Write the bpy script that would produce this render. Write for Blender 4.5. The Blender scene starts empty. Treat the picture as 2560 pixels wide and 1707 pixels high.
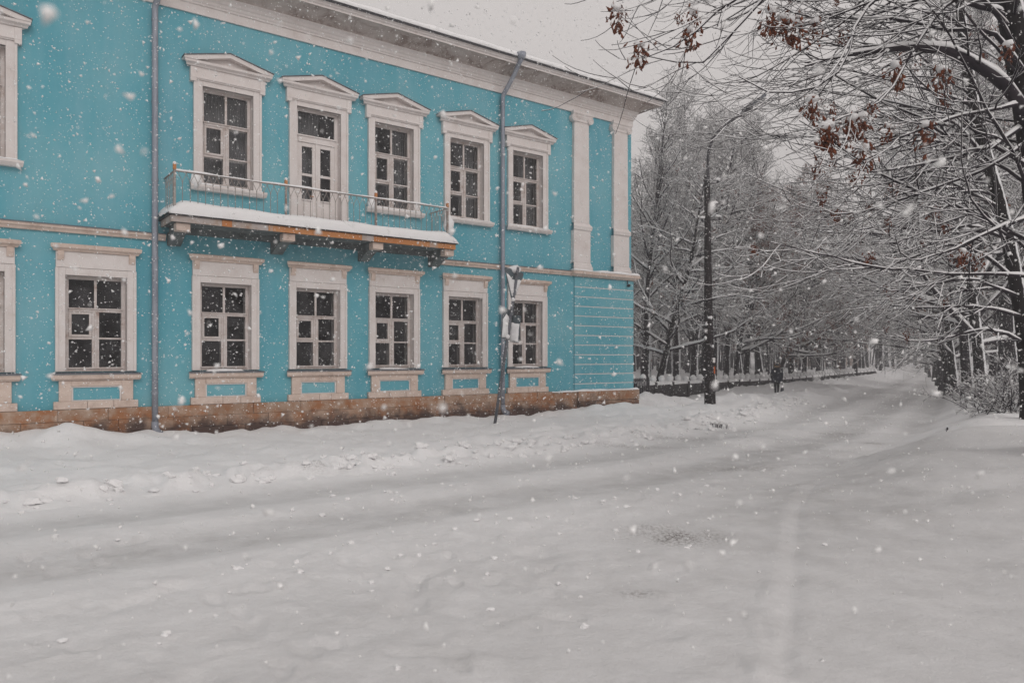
import bpy, math, random
import numpy as np
from mathutils import Vector, Matrix

# ------------------------------------------------------------------ camera, sky, sun, exposure
FPX, CX, HY, CAMZ = 1870.0, 1280.0, 890.0, 2.1      # photo: focal length in px, centre column, horizon row, eye height
TH = math.atan(2500 / 1870)                         # facade direction against the view axis
SN, CS = math.sin(TH), math.cos(TH)
D = 20.0                                            # distance of the facade plane
scene = bpy.context.scene
COL = scene.collection
cam_d = bpy.data.cameras.new('camera')
cam_d.sensor_width = 36.0
cam_d.lens = 36.0 * FPX / 2560.0
cam_d.shift_y = (HY - 853.5) / 2560.0
cam_d.clip_start = 0.05
cam_d.clip_end = 2000
cam_d.dof.use_dof = True
cam_d.dof.focus_distance = 19.0
cam_d.dof.aperture_fstop = 2.0
cam = bpy.data.objects.new('camera', cam_d)
cam.location = (0, 0, CAMZ)
cam.rotation_euler = (math.radians(90), 0, 0)
COL.objects.link(cam)
scene.camera = cam

SUN_EL, SUN_AZ = math.radians(32), math.radians(150)
world = bpy.data.worlds.new('World')
scene.world = world
world.use_nodes = True
nt = world.node_tree
nt.nodes.clear()
sky = nt.nodes.new('ShaderNodeTexSky')
sky.sky_type = 'NISHITA'
sky.sun_disc = False
sky.sun_elevation = SUN_EL
sky.sun_rotation = SUN_AZ
sky.dust_density = 8.0
sky.air_density = 1.0
hsv = nt.nodes.new('ShaderNodeHueSaturation')
hsv.inputs['Saturation'].default_value = 0.0
mixw = nt.nodes.new('ShaderNodeMix')
mixw.data_type = 'RGBA'
mixw.inputs[0].default_value = 0.88                 # closed cloud cover evens the sky out
mixw.inputs[7].default_value = (6.2, 5.82, 5.68, 1)
bg = nt.nodes.new('ShaderNodeBackground')
bg.inputs['Strength'].default_value = 0.1
wo = nt.nodes.new('ShaderNodeOutputWorld')
nt.links.new(sky.outputs[0], hsv.inputs['Color'])
nt.links.new(hsv.outputs[0], mixw.inputs[6])
nt.links.new(mixw.outputs[2], bg.inputs['Color'])
nt.links.new(bg.outputs[0], wo.inputs['Surface'])

sun_d = bpy.data.lights.new('sun', 'SUN')
sun_d.energy = 0.7
sun_d.angle = math.radians(35)
sun_d.color = (1.0, 0.95, 0.91)
sun = bpy.data.objects.new('sun', sun_d)
sun.rotation_euler = (math.radians(90) - SUN_EL, 0, math.radians(180) - SUN_AZ)
sun.location = (0, 0, 40)
COL.objects.link(sun)
vs = scene.view_settings
vs.view_transform = 'Standard'
vs.look = 'None'
vs.exposure = 0.22
vs.gamma = 1.0
scene.cycles.max_bounces = 5
scene.cycles.diffuse_bounces = 3
scene.cycles.volume_bounces = 0
scene.cycles.transparent_max_bounces = 12
scene.cycles.use_denoising = True

random.seed(7)
rng = np.random.default_rng(11)

# ------------------------------------------------------------------ helpers
def pix(x, y, z):
    """photo pixel + depth in metres -> world point"""
    return np.array([(x - CX) / FPX * z, z, CAMZ + (HY - y) / FPX * z])

def st2w(s, t):
    return (s * SN - t * CS, s * CS + t * SN)

def w2st(X, Y):
    return X * SN + Y * CS, -X * CS + Y * SN

def tag(o, label=None, cat=None, group=None, kind=None):
    if label: o['label'] = label
    if cat: o['category'] = cat
    if group: o['group'] = group
    if kind: o['kind'] = kind
    return o

def link(o, parent=None):
    COL.objects.link(o)
    if parent is not None:
        o.parent = parent
    return o

def empty(name, loc=(0, 0, 0), rz=0.0):
    o = bpy.data.objects.new(name, None)
    o.location = loc
    o.rotation_euler = (0, 0, rz)
    o.empty_display_size = 0.3
    return link(o)

def np_mesh(name, V, Q, mat, smooth=False, tri=None):
    me = bpy.data.meshes.new(name)
    V = np.asarray(V, dtype=np.float32)
    Q = np.asarray(Q, dtype=np.int32)
    nq = len(Q)
    T = np.zeros((0, 3), np.int32) if tri is None else np.asarray(tri, np.int32)
    ntri = len(T)
    me.vertices.add(len(V))
    me.vertices.foreach_set('co', V.ravel())
    me.loops.add(nq * 4 + ntri * 3)
    me.loops.foreach_set('vertex_index', np.concatenate([Q.ravel(), T.ravel()]))
    me.polygons.add(nq + ntri)
    me.polygons.foreach_set('loop_start', np.concatenate([np.arange(nq) * 4, nq * 4 + np.arange(ntri) * 3]).astype(np.int32))
    if smooth:
        me.polygons.foreach_set('use_smooth', np.ones(nq + ntri, dtype=bool))
    me.update(calc_edges=True)
    me.validate()
    if mat: me.materials.append(mat)
    return me

class MB:
    """collects simple solids and links them as ONE mesh object"""
    def __init__(self):
        self.v, self.f = [], []
    def add(self, vs, fs):
        o = len(self.v)
        self.v += [tuple(p) for p in vs]
        self.f += [tuple(i + o for i in f) for f in fs]
        return self
    def box(self, x0, x1, y0, y1, z0, z1):
        if x1 < x0: x0, x1 = x1, x0
        if y1 < y0: y0, y1 = y1, y0
        if z1 < z0: z0, z1 = z1, z0
        return self.add([(x0, y0, z0), (x1, y0, z0), (x1, y1, z0), (x0, y1, z0), (x0, y0, z1), (x1, y0, z1), (x1, y1, z1), (x0, y1, z1)],
                        [(0, 3, 2, 1), (4, 5, 6, 7), (0, 1, 5, 4), (1, 2, 6, 5), (2, 3, 7, 6), (3, 0, 4, 7)])
    def prism_x(self, prof, x0, x1, e0=0.0, e1=0.0):
        """profile of (y, z) extruded along x; e0/e1: end shift per unit of -y (returns)"""
        n = len(prof)
        vs = [(x0 + y * e0, y, z) for y, z in prof] + [(x1 - y * e1, y, z) for y, z in prof]
        fs = [(i, (i + 1) % n, n + (i + 1) % n, n + i) for i in range(n)]
        fs += [tuple(range(n))[::-1], tuple(range(n, 2 * n))]
        return self.add(vs, fs)
    def prism_y(self, prof, y0, y1):
        n = len(prof)
        vs = [(x, y0, z) for x, z in prof] + [(x, y1, z) for x, z in prof]
        fs = [(i, (i + 1) % n, n + (i + 1) % n, n + i) for i in range(n)]
        fs += [tuple(range(n))[::-1], tuple(range(n, 2 * n))]
        return self.add(vs, fs)
    def tube(self, pts, radii, k=10, caps=True):
        pts = [Vector(p) for p in pts]
        if not hasattr(radii, '__len__'): radii = [radii] * len(pts)
        vs, fs = [], []
        ref = None
        for i, p in enumerate(pts):
            t = (pts[min(i + 1, len(pts) - 1)] - pts[max(i - 1, 0)]).normalized()
            if ref is None:
                ref = Vector((1, 0, 0)) if abs(t.x) < 0.8 else Vector((0, 0, 1))
            u = (ref - t * ref.dot(t)).normalized()
            ref = u
            v = t.cross(u)
            for j in range(k):
                a = 2 * math.pi * j / k
                vs.append(p + (u * math.cos(a) + v * math.sin(a)) * radii[i])
        for i in range(len(pts) - 1):
            for j in range(k):
                fs.append((i * k + j, i * k + (j + 1) % k, (i + 1) * k + (j + 1) % k, (i + 1) * k + j))
        if caps:
            fs.append(tuple(range(k))[::-1])
            fs.append(tuple(range((len(pts) - 1) * k, len(pts) * k)))
        return self.add(vs, fs)
    def blob(self, c, r, n=7, m=10, jit=0.15, seed=0, zmin=-1.0):
        rr = random.Random(seed)
        if not hasattr(r, '__len__'): r = (r, r, r)
        vs, fs = [], []
        for i in range(n + 1):
            th = math.pi * i / n
            for j in range(m):
                ph = 2 * math.pi * j / m
                q = 1 + (rr.random() - .5) * 2 * jit
                z = max(math.cos(th), zmin)
                vs.append((c[0] + r[0] * math.sin(th) * math.cos(ph) * q, c[1] + r[1] * math.sin(th) * math.sin(ph) * q, c[2] + r[2] * z * (q if 0 < i < n else 1)))
        for i in range(n):
            for j in range(m):
                fs.append((i * m + j, (i + 1) * m + j, (i + 1) * m + (j + 1) % m, i * m + (j + 1) % m))
        return self.add(vs, fs)
    def mesh(self, name, mat, smooth=False):
        me = bpy.data.meshes.new(name)
        me.from_pydata(self.v, [], self.f)
        if smooth:
            me.polygons.foreach_set('use_smooth', [True] * len(me.polygons))
        me.update()
        if mat: me.materials.append(mat)
        return me
    def build(self, name, mat, parent=None, smooth=False, bevel=0.0):
        o = bpy.data.objects.new(name, self.mesh(name, mat, smooth))
        if bevel:
            b = o.modifiers.new('bevel', 'BEVEL')
            b.width = bevel
            b.segments = 2
            b.limit_method = 'ANGLE'
        return link(o, parent)

def make_noise(seed):
    r = np.random.default_rng(seed)
    perm = np.concatenate([r.permutation(512)] * 2)
    ang = r.uniform(0, 2 * np.pi, 512)
    gx, gy = np.cos(ang), np.sin(ang)
    def f(x, y):
        xi, yi = np.floor(x).astype(int), np.floor(y).astype(int)
        xf, yf = x - xi, y - yi
        u, v = xf * xf * xf * (xf * (xf * 6 - 15) + 10), yf * yf * yf * (yf * (yf * 6 - 15) + 10)
        def g(ix, iy, dx, dy):
            h = perm[(perm[ix & 511] + iy) & 511]
            return gx[h] * dx + gy[h] * dy
        a = g(xi, yi, xf, yf); b = g(xi + 1, yi, xf - 1, yf)
        c = g(xi, yi + 1, xf, yf - 1); d = g(xi + 1, yi + 1, xf - 1, yf - 1)
        return ((a * (1 - u) + b * u) * (1 - v) + (c * (1 - u) + d * u) * v) * 1.5
    return f
N1, N2, N3 = make_noise(1), make_noise(2), make_noise(3)
def sstep(a, b, x):
    t = np.clip((x - a) / (b - a), 0, 1)
    return t * t * (3 - 2 * t)

# ------------------------------------------------------------------ materials
class NT:
    def __init__(self, name):
        self.m = bpy.data.materials.new(name)
        self.m.use_nodes = True
        self.t = self.m.node_tree
        self.b = self.t.nodes['Principled BSDF']
        self.out = self.t.nodes['Material Output']
        self.tc = self.t.nodes.new('ShaderNodeTexCoord')
    def n(self, typ, **kw):
        nd = self.t.nodes.new(typ)
        for k, v in kw.items(): setattr(nd, k, v)
        return nd
    def l(self, a, b): self.t.links.new(a, b)
    def noise(self, scale, detail=4.0, rough=0.55, coord='Object', stretch=None, dist=0.0):
        nd = self.n('ShaderNodeTexNoise')
        nd.inputs['Scale'].default_value = scale
        nd.inputs['Detail'].default_value = detail
        nd.inputs['Roughness'].default_value = rough
        nd.inputs['Distortion'].default_value = dist
        src = self.tc.outputs[coord]
        if stretch:
            mp = self.n('ShaderNodeMapping')
            mp.inputs['Scale'].default_value = stretch
            self.l(src, mp.inputs['Vector'])
            src = mp.outputs[0]
        self.l(src, nd.inputs['Vector'])
        return nd.outputs['Fac']
    def ramp(self, fac, stops):
        r = self.n('ShaderNodeValToRGB')
        e = r.color_ramp.elements
        while len(e) < len(stops): e.new(0.5)
        for i, (p, c) in enumerate(stops):
            e[i].position = p
            e[i].color = (*c, 1) if hasattr(c, '__len__') else (c, c, c, 1)
        self.l(fac, r.inputs['Fac'])
        return r.outputs['Color']
    def mix(self, fac, a, b, blend='MIX'):
        m = self.n('ShaderNodeMix', data_type='RGBA', blend_type=blend)
        for v, i in ((fac, 0), (a, 6), (b, 7)):
            if hasattr(v, 'is_linked'): self.l(v, m.inputs[i])
            elif i == 0: m.inputs[0].default_value = v
            else: m.inputs[i].default_value = (*v, 1)
        return m.outputs[2]
    def math(self, op, a, b=0.0):
        m = self.n('ShaderNodeMath', operation=op)
        for i, v in enumerate((a, b)):
            if hasattr(v, 'is_linked'): self.l(v, m.inputs[i])
            else: m.inputs[i].default_value = v
        return m.outputs[0]
    def color(self, c):
        if hasattr(c, 'is_linked'): self.l(c, self.b.inputs['Base Color'])
        else: self.b.inputs['Base Color'].default_value = (*c, 1)
        return self
    def bump(self, h, strength=0.3, dist=0.01):
        bp = self.n('ShaderNodeBump')
        bp.inputs['Strength'].default_value = strength
        bp.inputs['Distance'].default_value = dist
        self.l(h, bp.inputs['Height'])
        self.l(bp.outputs[0], self.b.inputs['Normal'])
        return self
    def rough(self, r, spec=0.3, metal=0.0):
        self.b.inputs['Roughness'].default_value = r
        self.b.inputs['Specular IOR Level'].default_value = spec
        self.b.inputs['Metallic'].default_value = metal
        return self

M = {}
SNOWC = (0.83, 0.825, 0.83)
def mk():
    # teal stucco
    t = NT('teal_stucco')
    base = t.ramp(t.noise(0.4, 7, 0.62), [(0.3, (0.08, 0.32, 0.405)), (0.5, (0.125, 0.385, 0.46)), (0.7, (0.205, 0.455, 0.51))])
    st = t.ramp(t.noise(1.5, 7, 0.7, stretch=(1, 1, 0.1)), [(0.42, 0.0), (0.7, 1.0)])
    c = t.mix(t.math('MULTIPLY', st, 0.5), base, (0.26, 0.46, 0.53))
    gr = t.ramp(t.noise(1.6, 8, 0.72), [(0.52, 0.0), (0.75, 1.0)])
    c = t.mix(t.math('MULTIPLY', gr, 0.5), c, (0.07, 0.27, 0.34))
    t.color(c).rough(0.88, 0.2).bump(t.noise(45, 4), 0.25, 0.006)
    M['teal'] = t.m
    # off-white painted trim
    t = NT('white_trim')
    g = t.ramp(t.noise(2.2, 7, 0.7), [(0.42, (0.72, 0.67, 0.65)), (0.62, (0.66, 0.60, 0.575)), (0.8, (0.50, 0.43, 0.39))])
    t.color(g).rough(0.8, 0.25).bump(t.noise(30, 4), 0.15, 0.004)
    M['trim'] = t.m
    # window sashes
    t = NT('sash_paint')
    g = t.ramp(t.noise(5, 6, 0.7), [(0.4, (0.62, 0.57, 0.55)), (0.6, (0.53, 0.46, 0.43)), (0.72, (0.33, 0.23, 0.19))])
    t.color(g).rough(0.7, 0.3).bump(t.noise(40, 4), 0.2, 0.003)
    M['sash'] = t.m
    # bare stone trim
    t = NT('beige_stone')
    g = t.ramp(t.noise(3.5, 7, 0.72), [(0.35, (0.68, 0.56, 0.49)), (0.55, (0.60, 0.48, 0.415)), (0.75, (0.42, 0.31, 0.25))])
    t.color(g).rough(0.9, 0.2).bump(t.noise(24, 6, 0.7), 0.4, 0.01)
    M['stone'] = t.m
    # plinth stone: rust and damp at the foot
    t = NT('plinth_stone')
    g = t.ramp(t.noise(2.6, 7, 0.72), [(0.34, (0.47, 0.36, 0.29)), (0.48, (0.37, 0.25, 0.18)), (0.6, (0.33, 0.15, 0.07))])
    geo = t.n('ShaderNodeNewGeometry')
    sp = t.n('ShaderNodeSeparateXYZ'); t.l(geo.outputs['Position'], sp.inputs[0])
    wet = t.math('ADD', t.math('MULTIPLY', sp.outputs['Z'], -1.0), t.math('MULTIPLY', t.noise(2.3, 5, 0.65), 1.2))
    wetr = t.ramp(wet, [(0.0, 0.0), (0.34, 0.95)])
    c = t.mix(wetr, g, (0.075, 0.05, 0.045))
    inf = t.n('ShaderNodeObjectInfo')
    c = t.mix(0.5, c, t.mix(inf.outputs['Random'], (0.35, 0.33, 0.31), (0.62, 0.6, 0.6)), 'OVERLAY')
    t.color(c).rough(0.9, 0.2).bump(t.noise(14, 7, 0.75), 0.6, 0.02)
    M['plinth'] = t.m
    # stained soffit plaster
    t = NT('stained_soffit')
    g = t.ramp(t.noise(1.6, 9, 0.75, dist=0.6), [(0.36, (0.56, 0.50, 0.47)), (0.5, (0.46, 0.39, 0.36)), (0.6, (0.25, 0.19, 0.165)), (0.72, (0.46, 0.40, 0.37))])
    t.color(g).rough(0.95, 0.1).bump(t.noise(18, 6, 0.7), 0.5, 0.015)
    M['soffit'] = t.m
    # grey-blue downpipe metal
    t = NT('pipe_metal')
    g = t.ramp(t.noise(5, 6, 0.7, stretch=(1, 1, 0.3)), [(0.4, (0.33, 0.35, 0.40)), (0.65, (0.22, 0.24, 0.29)), (0.8, (0.5, 0.5, 0.53))])
    t.color(g).rough(0.55, 0.4, 0.25).bump(t.noise(30, 3), 0.1, 0.003)
    M['pipe'] = t.m
    # rusty balcony fascia
    t = NT('rusty_plate')
    g = t.ramp(t.noise(1.1, 6, 0.7, stretch=(1, 1, 0.25)), [(0.34, (0.42, 0.36, 0.33)), (0.42, (0.52, 0.24, 0.10)), (0.72, (0.46, 0.16, 0.05))])
    t.color(g).rough(0.85, 0.2).bump(t.noise(25, 6, 0.7), 0.3, 0.005)
    M['rust'] = t.m
    t = NT('pale_plate')
    g = t.ramp(t.noise(2.0, 6, 0.7), [(0.45, (0.46, 0.41, 0.39)), (0.62, (0.38, 0.28, 0.22)), (0.72, (0.36, 0.15, 0.06))])
    t.color(g).rough(0.85, 0.2)
    M['paleplate'] = t.m
    t = NT('rail_iron')
    g = t.ramp(t.noise(9, 5, 0.7), [(0.4, (0.36, 0.33, 0.31)), (0.6, (0.24, 0.19, 0.17)), (0.75, (0.28, 0.11, 0.05))])
    t.color(g).rough(0.75, 0.3)
    M['iron'] = t.m
    t = NT('slab_concrete')
    g = t.ramp(t.noise(3, 6, 0.7), [(0.35, (0.19, 0.22, 0.22)), (0.65, (0.10, 0.115, 0.12))])
    t.color(g).rough(0.95, 0.1).bump(t.noise(16, 6, 0.7), 0.5, 0.015)
    M['slab'] = t.m
    t = NT('dark_metal')
    t.color(t.ramp(t.noise(6, 5, 0.65), [(0.3, (0.035, 0.035, 0.042)), (0.7, (0.07, 0.065, 0.07))])).rough(0.6, 0.4, 0.2)
    M['dark'] = t.m
    t = NT('galvanised')
    t.color(t.ramp(t.noise(8, 5, 0.65), [(0.3, (0.17, 0.18, 0.20)), (0.7, (0.10, 0.105, 0.12))])).rough(0.55, 0.4, 0.35)
    M['galv'] = t.m
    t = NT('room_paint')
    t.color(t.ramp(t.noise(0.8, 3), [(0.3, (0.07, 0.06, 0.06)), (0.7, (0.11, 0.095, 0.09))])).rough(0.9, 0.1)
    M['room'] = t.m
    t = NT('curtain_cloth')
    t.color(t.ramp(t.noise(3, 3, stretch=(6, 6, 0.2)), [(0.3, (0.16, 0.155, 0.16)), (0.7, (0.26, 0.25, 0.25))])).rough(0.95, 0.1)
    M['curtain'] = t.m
    # window glass
    t = NT('window_glass')
    gl = t.n('ShaderNodeBsdfGlossy'); gl.inputs['Roughness'].default_value = 0.02
    tr = t.n('ShaderNodeBsdfTransparent'); tr.inputs['Color'].default_value = (0.82, 0.84, 0.85, 1)
    fr = t.n('ShaderNodeFresnel'); fr.inputs['IOR'].default_value = 1.45
    bp = t.n('ShaderNodeBump'); bp.inputs['Strength'].default_value = 0.04; bp.inputs['Distance'].default_value = 0.02
    t.l(t.noise(2.5, 2), bp.inputs['Height']); t.l(bp.outputs[0], gl.inputs['Normal'])
    dst = t.n('ShaderNodeBsdfDiffuse'); dst.inputs['Color'].default_value = (0.5, 0.49, 0.52, 1)
    m0 = t.n('ShaderNodeMixShader')
    t.l(t.math('MULTIPLY', t.ramp(t.noise(1.7, 6, 0.7), [(0.4, 0.0), (0.75, 1.0)]), 0.14), m0.inputs[0]); t.l(tr.outputs[0], m0.inputs[1]); t.l(dst.outputs[0], m0.inputs[2])
    mx = t.n('ShaderNodeMixShader')
    t.l(fr.outputs[0], mx.inputs[0]); t.l(m0.outputs[0], mx.inputs[1]); t.l(gl.outputs[0], mx.inputs[2])
    t.l(mx.outputs[0], t.out.inputs['Surface'])
    t.t.nodes.remove(t.b)
    M['glass'] = t.m
    # snow lying on things
    t = NT('lying_snow')
    t.color(t.ramp(t.noise(2.0, 5), [(0.3, (0.80, 0.79, 0.79)), (0.7, SNOWC)])).rough(0.75, 0.25).bump(t.noise(30, 5, 0.65), 0.35, 0.012)
    M['snow'] = t.m
    # snow on the ground, with trodden, vignette-darkened and gritty places
    t = NT('ground_snow')
    at = t.n('ShaderNodeAttribute', attribute_name='packed_vignette')
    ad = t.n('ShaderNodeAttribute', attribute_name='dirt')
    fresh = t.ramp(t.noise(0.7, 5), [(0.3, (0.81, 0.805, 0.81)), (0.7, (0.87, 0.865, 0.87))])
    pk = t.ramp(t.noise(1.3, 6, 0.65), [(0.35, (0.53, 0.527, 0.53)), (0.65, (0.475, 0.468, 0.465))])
    pk_vig_fac = t.math('MULTIPLY', at.outputs['Fac'], t.ramp(t.noise(1.8, 6, 0.65), [(0.25, 0.5), (0.65, 1.0)]))
    c = t.mix(pk_vig_fac, fresh, pk)
    grit = t.ramp(t.noise(22, 8, 0.8), [(0.46, 0.0), (0.57, 1.0)])
    df = t.math('MULTIPLY', ad.outputs['Fac'], grit)
    c = t.mix(df, c, (0.16, 0.14, 0.13))
    t.color(c).rough(0.75, 0.25)
    hh = t.math('ADD', t.noise(11, 8, 0.62), t.math('MULTIPLY', t.noise(60, 4, 0.6), 0.35))
    t.bump(hh, 0.5, 0.035)
    M['ground'] = t.m
    # bark, with blown snow stuck to one side
    def bark(name, c0, c1, plaster):
        t = NT(name)
        c = t.ramp(t.noise(4, 8, 0.7, stretch=(3, 3, 0.6)), [(0.3, c0), (0.7, c1)])
        geo = t.n('ShaderNodeNewGeometry')
        dt = t.n('ShaderNodeVectorMath', operation='DOT_PRODUCT')
        t.l(geo.outputs['Normal'], dt.inputs[0]); dt.inputs[1].default_value = (0.62, -0.25, 0.72)
        f = t.math('ADD', t.math('MULTIPLY', dt.outputs['Value'], 1.0), t.math('MULTIPLY', t.noise(2.2, 8, 0.75), 0.9))
        f = t.ramp(f, [(plaster, 0.0), (plaster + 0.10, 1.0)])
        c = t.mix(f, c, (0.80, 0.80, 0.81))
        t.color(c).rough(0.95, 0.1).bump(t.noise(9, 8, 0.75, stretch=(3, 3, 0.5)), 0.8, 0.03)
        return t.m
    M['bark'] = bark('dark_bark', (0.010, 0.009, 0.010), (0.034, 0.029, 0.030), 0.86)
    M['bark2'] = bark('grey_bark', (0.016, 0.014, 0.017), (0.05, 0.044, 0.048), 0.95)
    t = NT('twig_bark')
    t.color(t.ramp(t.noise(3, 4), [(0.3, (0.015, 0.012, 0.017)), (0.7, (0.042, 0.034, 0.040))])).rough(0.9, 0.15)
    M['twig'] = t.m
    t = NT('dry_seeds')
    t.color(t.ramp(t.noise(14, 4), [(0.3, (0.11, 0.030, 0.016)), (0.7, (0.26, 0.085, 0.04))])).rough(0.8, 0.2)
    M['seed'] = t.m
    t = NT('dark_timber')
    c = t.ramp(t.noise(3, 8, 0.7, stretch=(4, 4, 0.4)), [(0.3, (0.012, 0.010, 0.011)), (0.7, (0.036, 0.029, 0.030))])
    sp_ = t.ramp(t.noise(11, 6, 0.8), [(0.63, 0.0), (0.68, 1.0)])
    c = t.mix(t.math('MULTIPLY', sp_, 0.8), c, (0.75, 0.75, 0.76))
    t.color(c).rough(0.9, 0.2).bump(t.noise(12, 6, 0.7, stretch=(4, 4, 0.4)), 0.5, 0.02)
    M['pole'] = t.m
    t = NT('wall_granite')
    c = t.ramp(t.noise(5, 8, 0.75), [(0.3, (0.028, 0.026, 0.03)), (0.7, (0.07, 0.062, 0.062))])
    t.color(c).rough(0.9, 0.2).bump(t.noise(12, 6, 0.7), 0.6, 0.03)
    M['granite'] = t.m
    for nme, c0, r in (('navy_cloth', (0.018, 0.022, 0.036), 0.9), ('black_cloth', (0.015, 0.015, 0.018), 0.9), ('tan_fur', (0.26, 0.17, 0.10), 0.95),
                       ('skin', (0.45, 0.28, 0.21), 0.6), ('orange_paint', (0.55, 0.12, 0.03), 0.6), ('white_paint', (0.72, 0.70, 0.68), 0.6),
                       ('sign_back', (0.10, 0.125, 0.14), 0.5), ('lamp_glass', (0.5, 0.5, 0.5), 0.2), ('far_plaster', (0.48, 0.38, 0.33), 0.9)):
        t = NT(nme)
        t.color(t.mix(t.noise(8, 5, 0.7), tuple(x * 0.8 for x in c0), tuple(min(1, x * 1.2) for x in c0))).rough(r, 0.25)
        M[nme] = t.m
    # snowflakes
    t = NT('snowflake')
    t.color((0.93, 0.925, 0.92)).rough(0.8, 0.1)
    M['flake'] = t.m
mk()

# ------------------------------------------------------------------ ground and road
def tcen(s):
    w = 4.0
    return 8.7 + 0.42 * w * np.logaddexp(0, (s - 15) / w)
def wall_side(X, Y):
    """signed distance to the park wall line, > 0 on the park side"""
    dx, dy = 0.5718, 0.8204
    return -((X - 5.3) * dy - (Y - 33.0) * dx)
def basez(Y):
    return -0.42 * sstep(25, 58, Y)

_fr = random.Random(21)
FOOT = []
for k in range(85):
    FOOT.append((_fr.uniform(-5.5, .6), _fr.uniform(4.4, 8.6), _fr.uniform(0, 3.1), _fr.uniform(.09, .17), _fr.uniform(.012, .035)))
for k in range(46):      # along the footway before the house
    s_, t_ = -1.0 + k * .52 + _fr.uniform(-.08, .08), 16.2 + (.14 if k % 2 else -.14) + .5 * math.sin(k * .13)
    FOOT.append((*((s_ * SN - t_ * CS), (s_ * CS + t_ * SN)), math.pi / 2 - TH, .16, .05))
for k in range(60):
    s_, t_ = _fr.uniform(1, 20), _fr.uniform(13.6, 18.6)
    FOOT.append((*((s_ * SN - t_ * CS), (s_ * CS + t_ * SN)), _fr.uniform(0, 3.1), _fr.uniform(.1, .22), _fr.uniform(.02, .05)))

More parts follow.
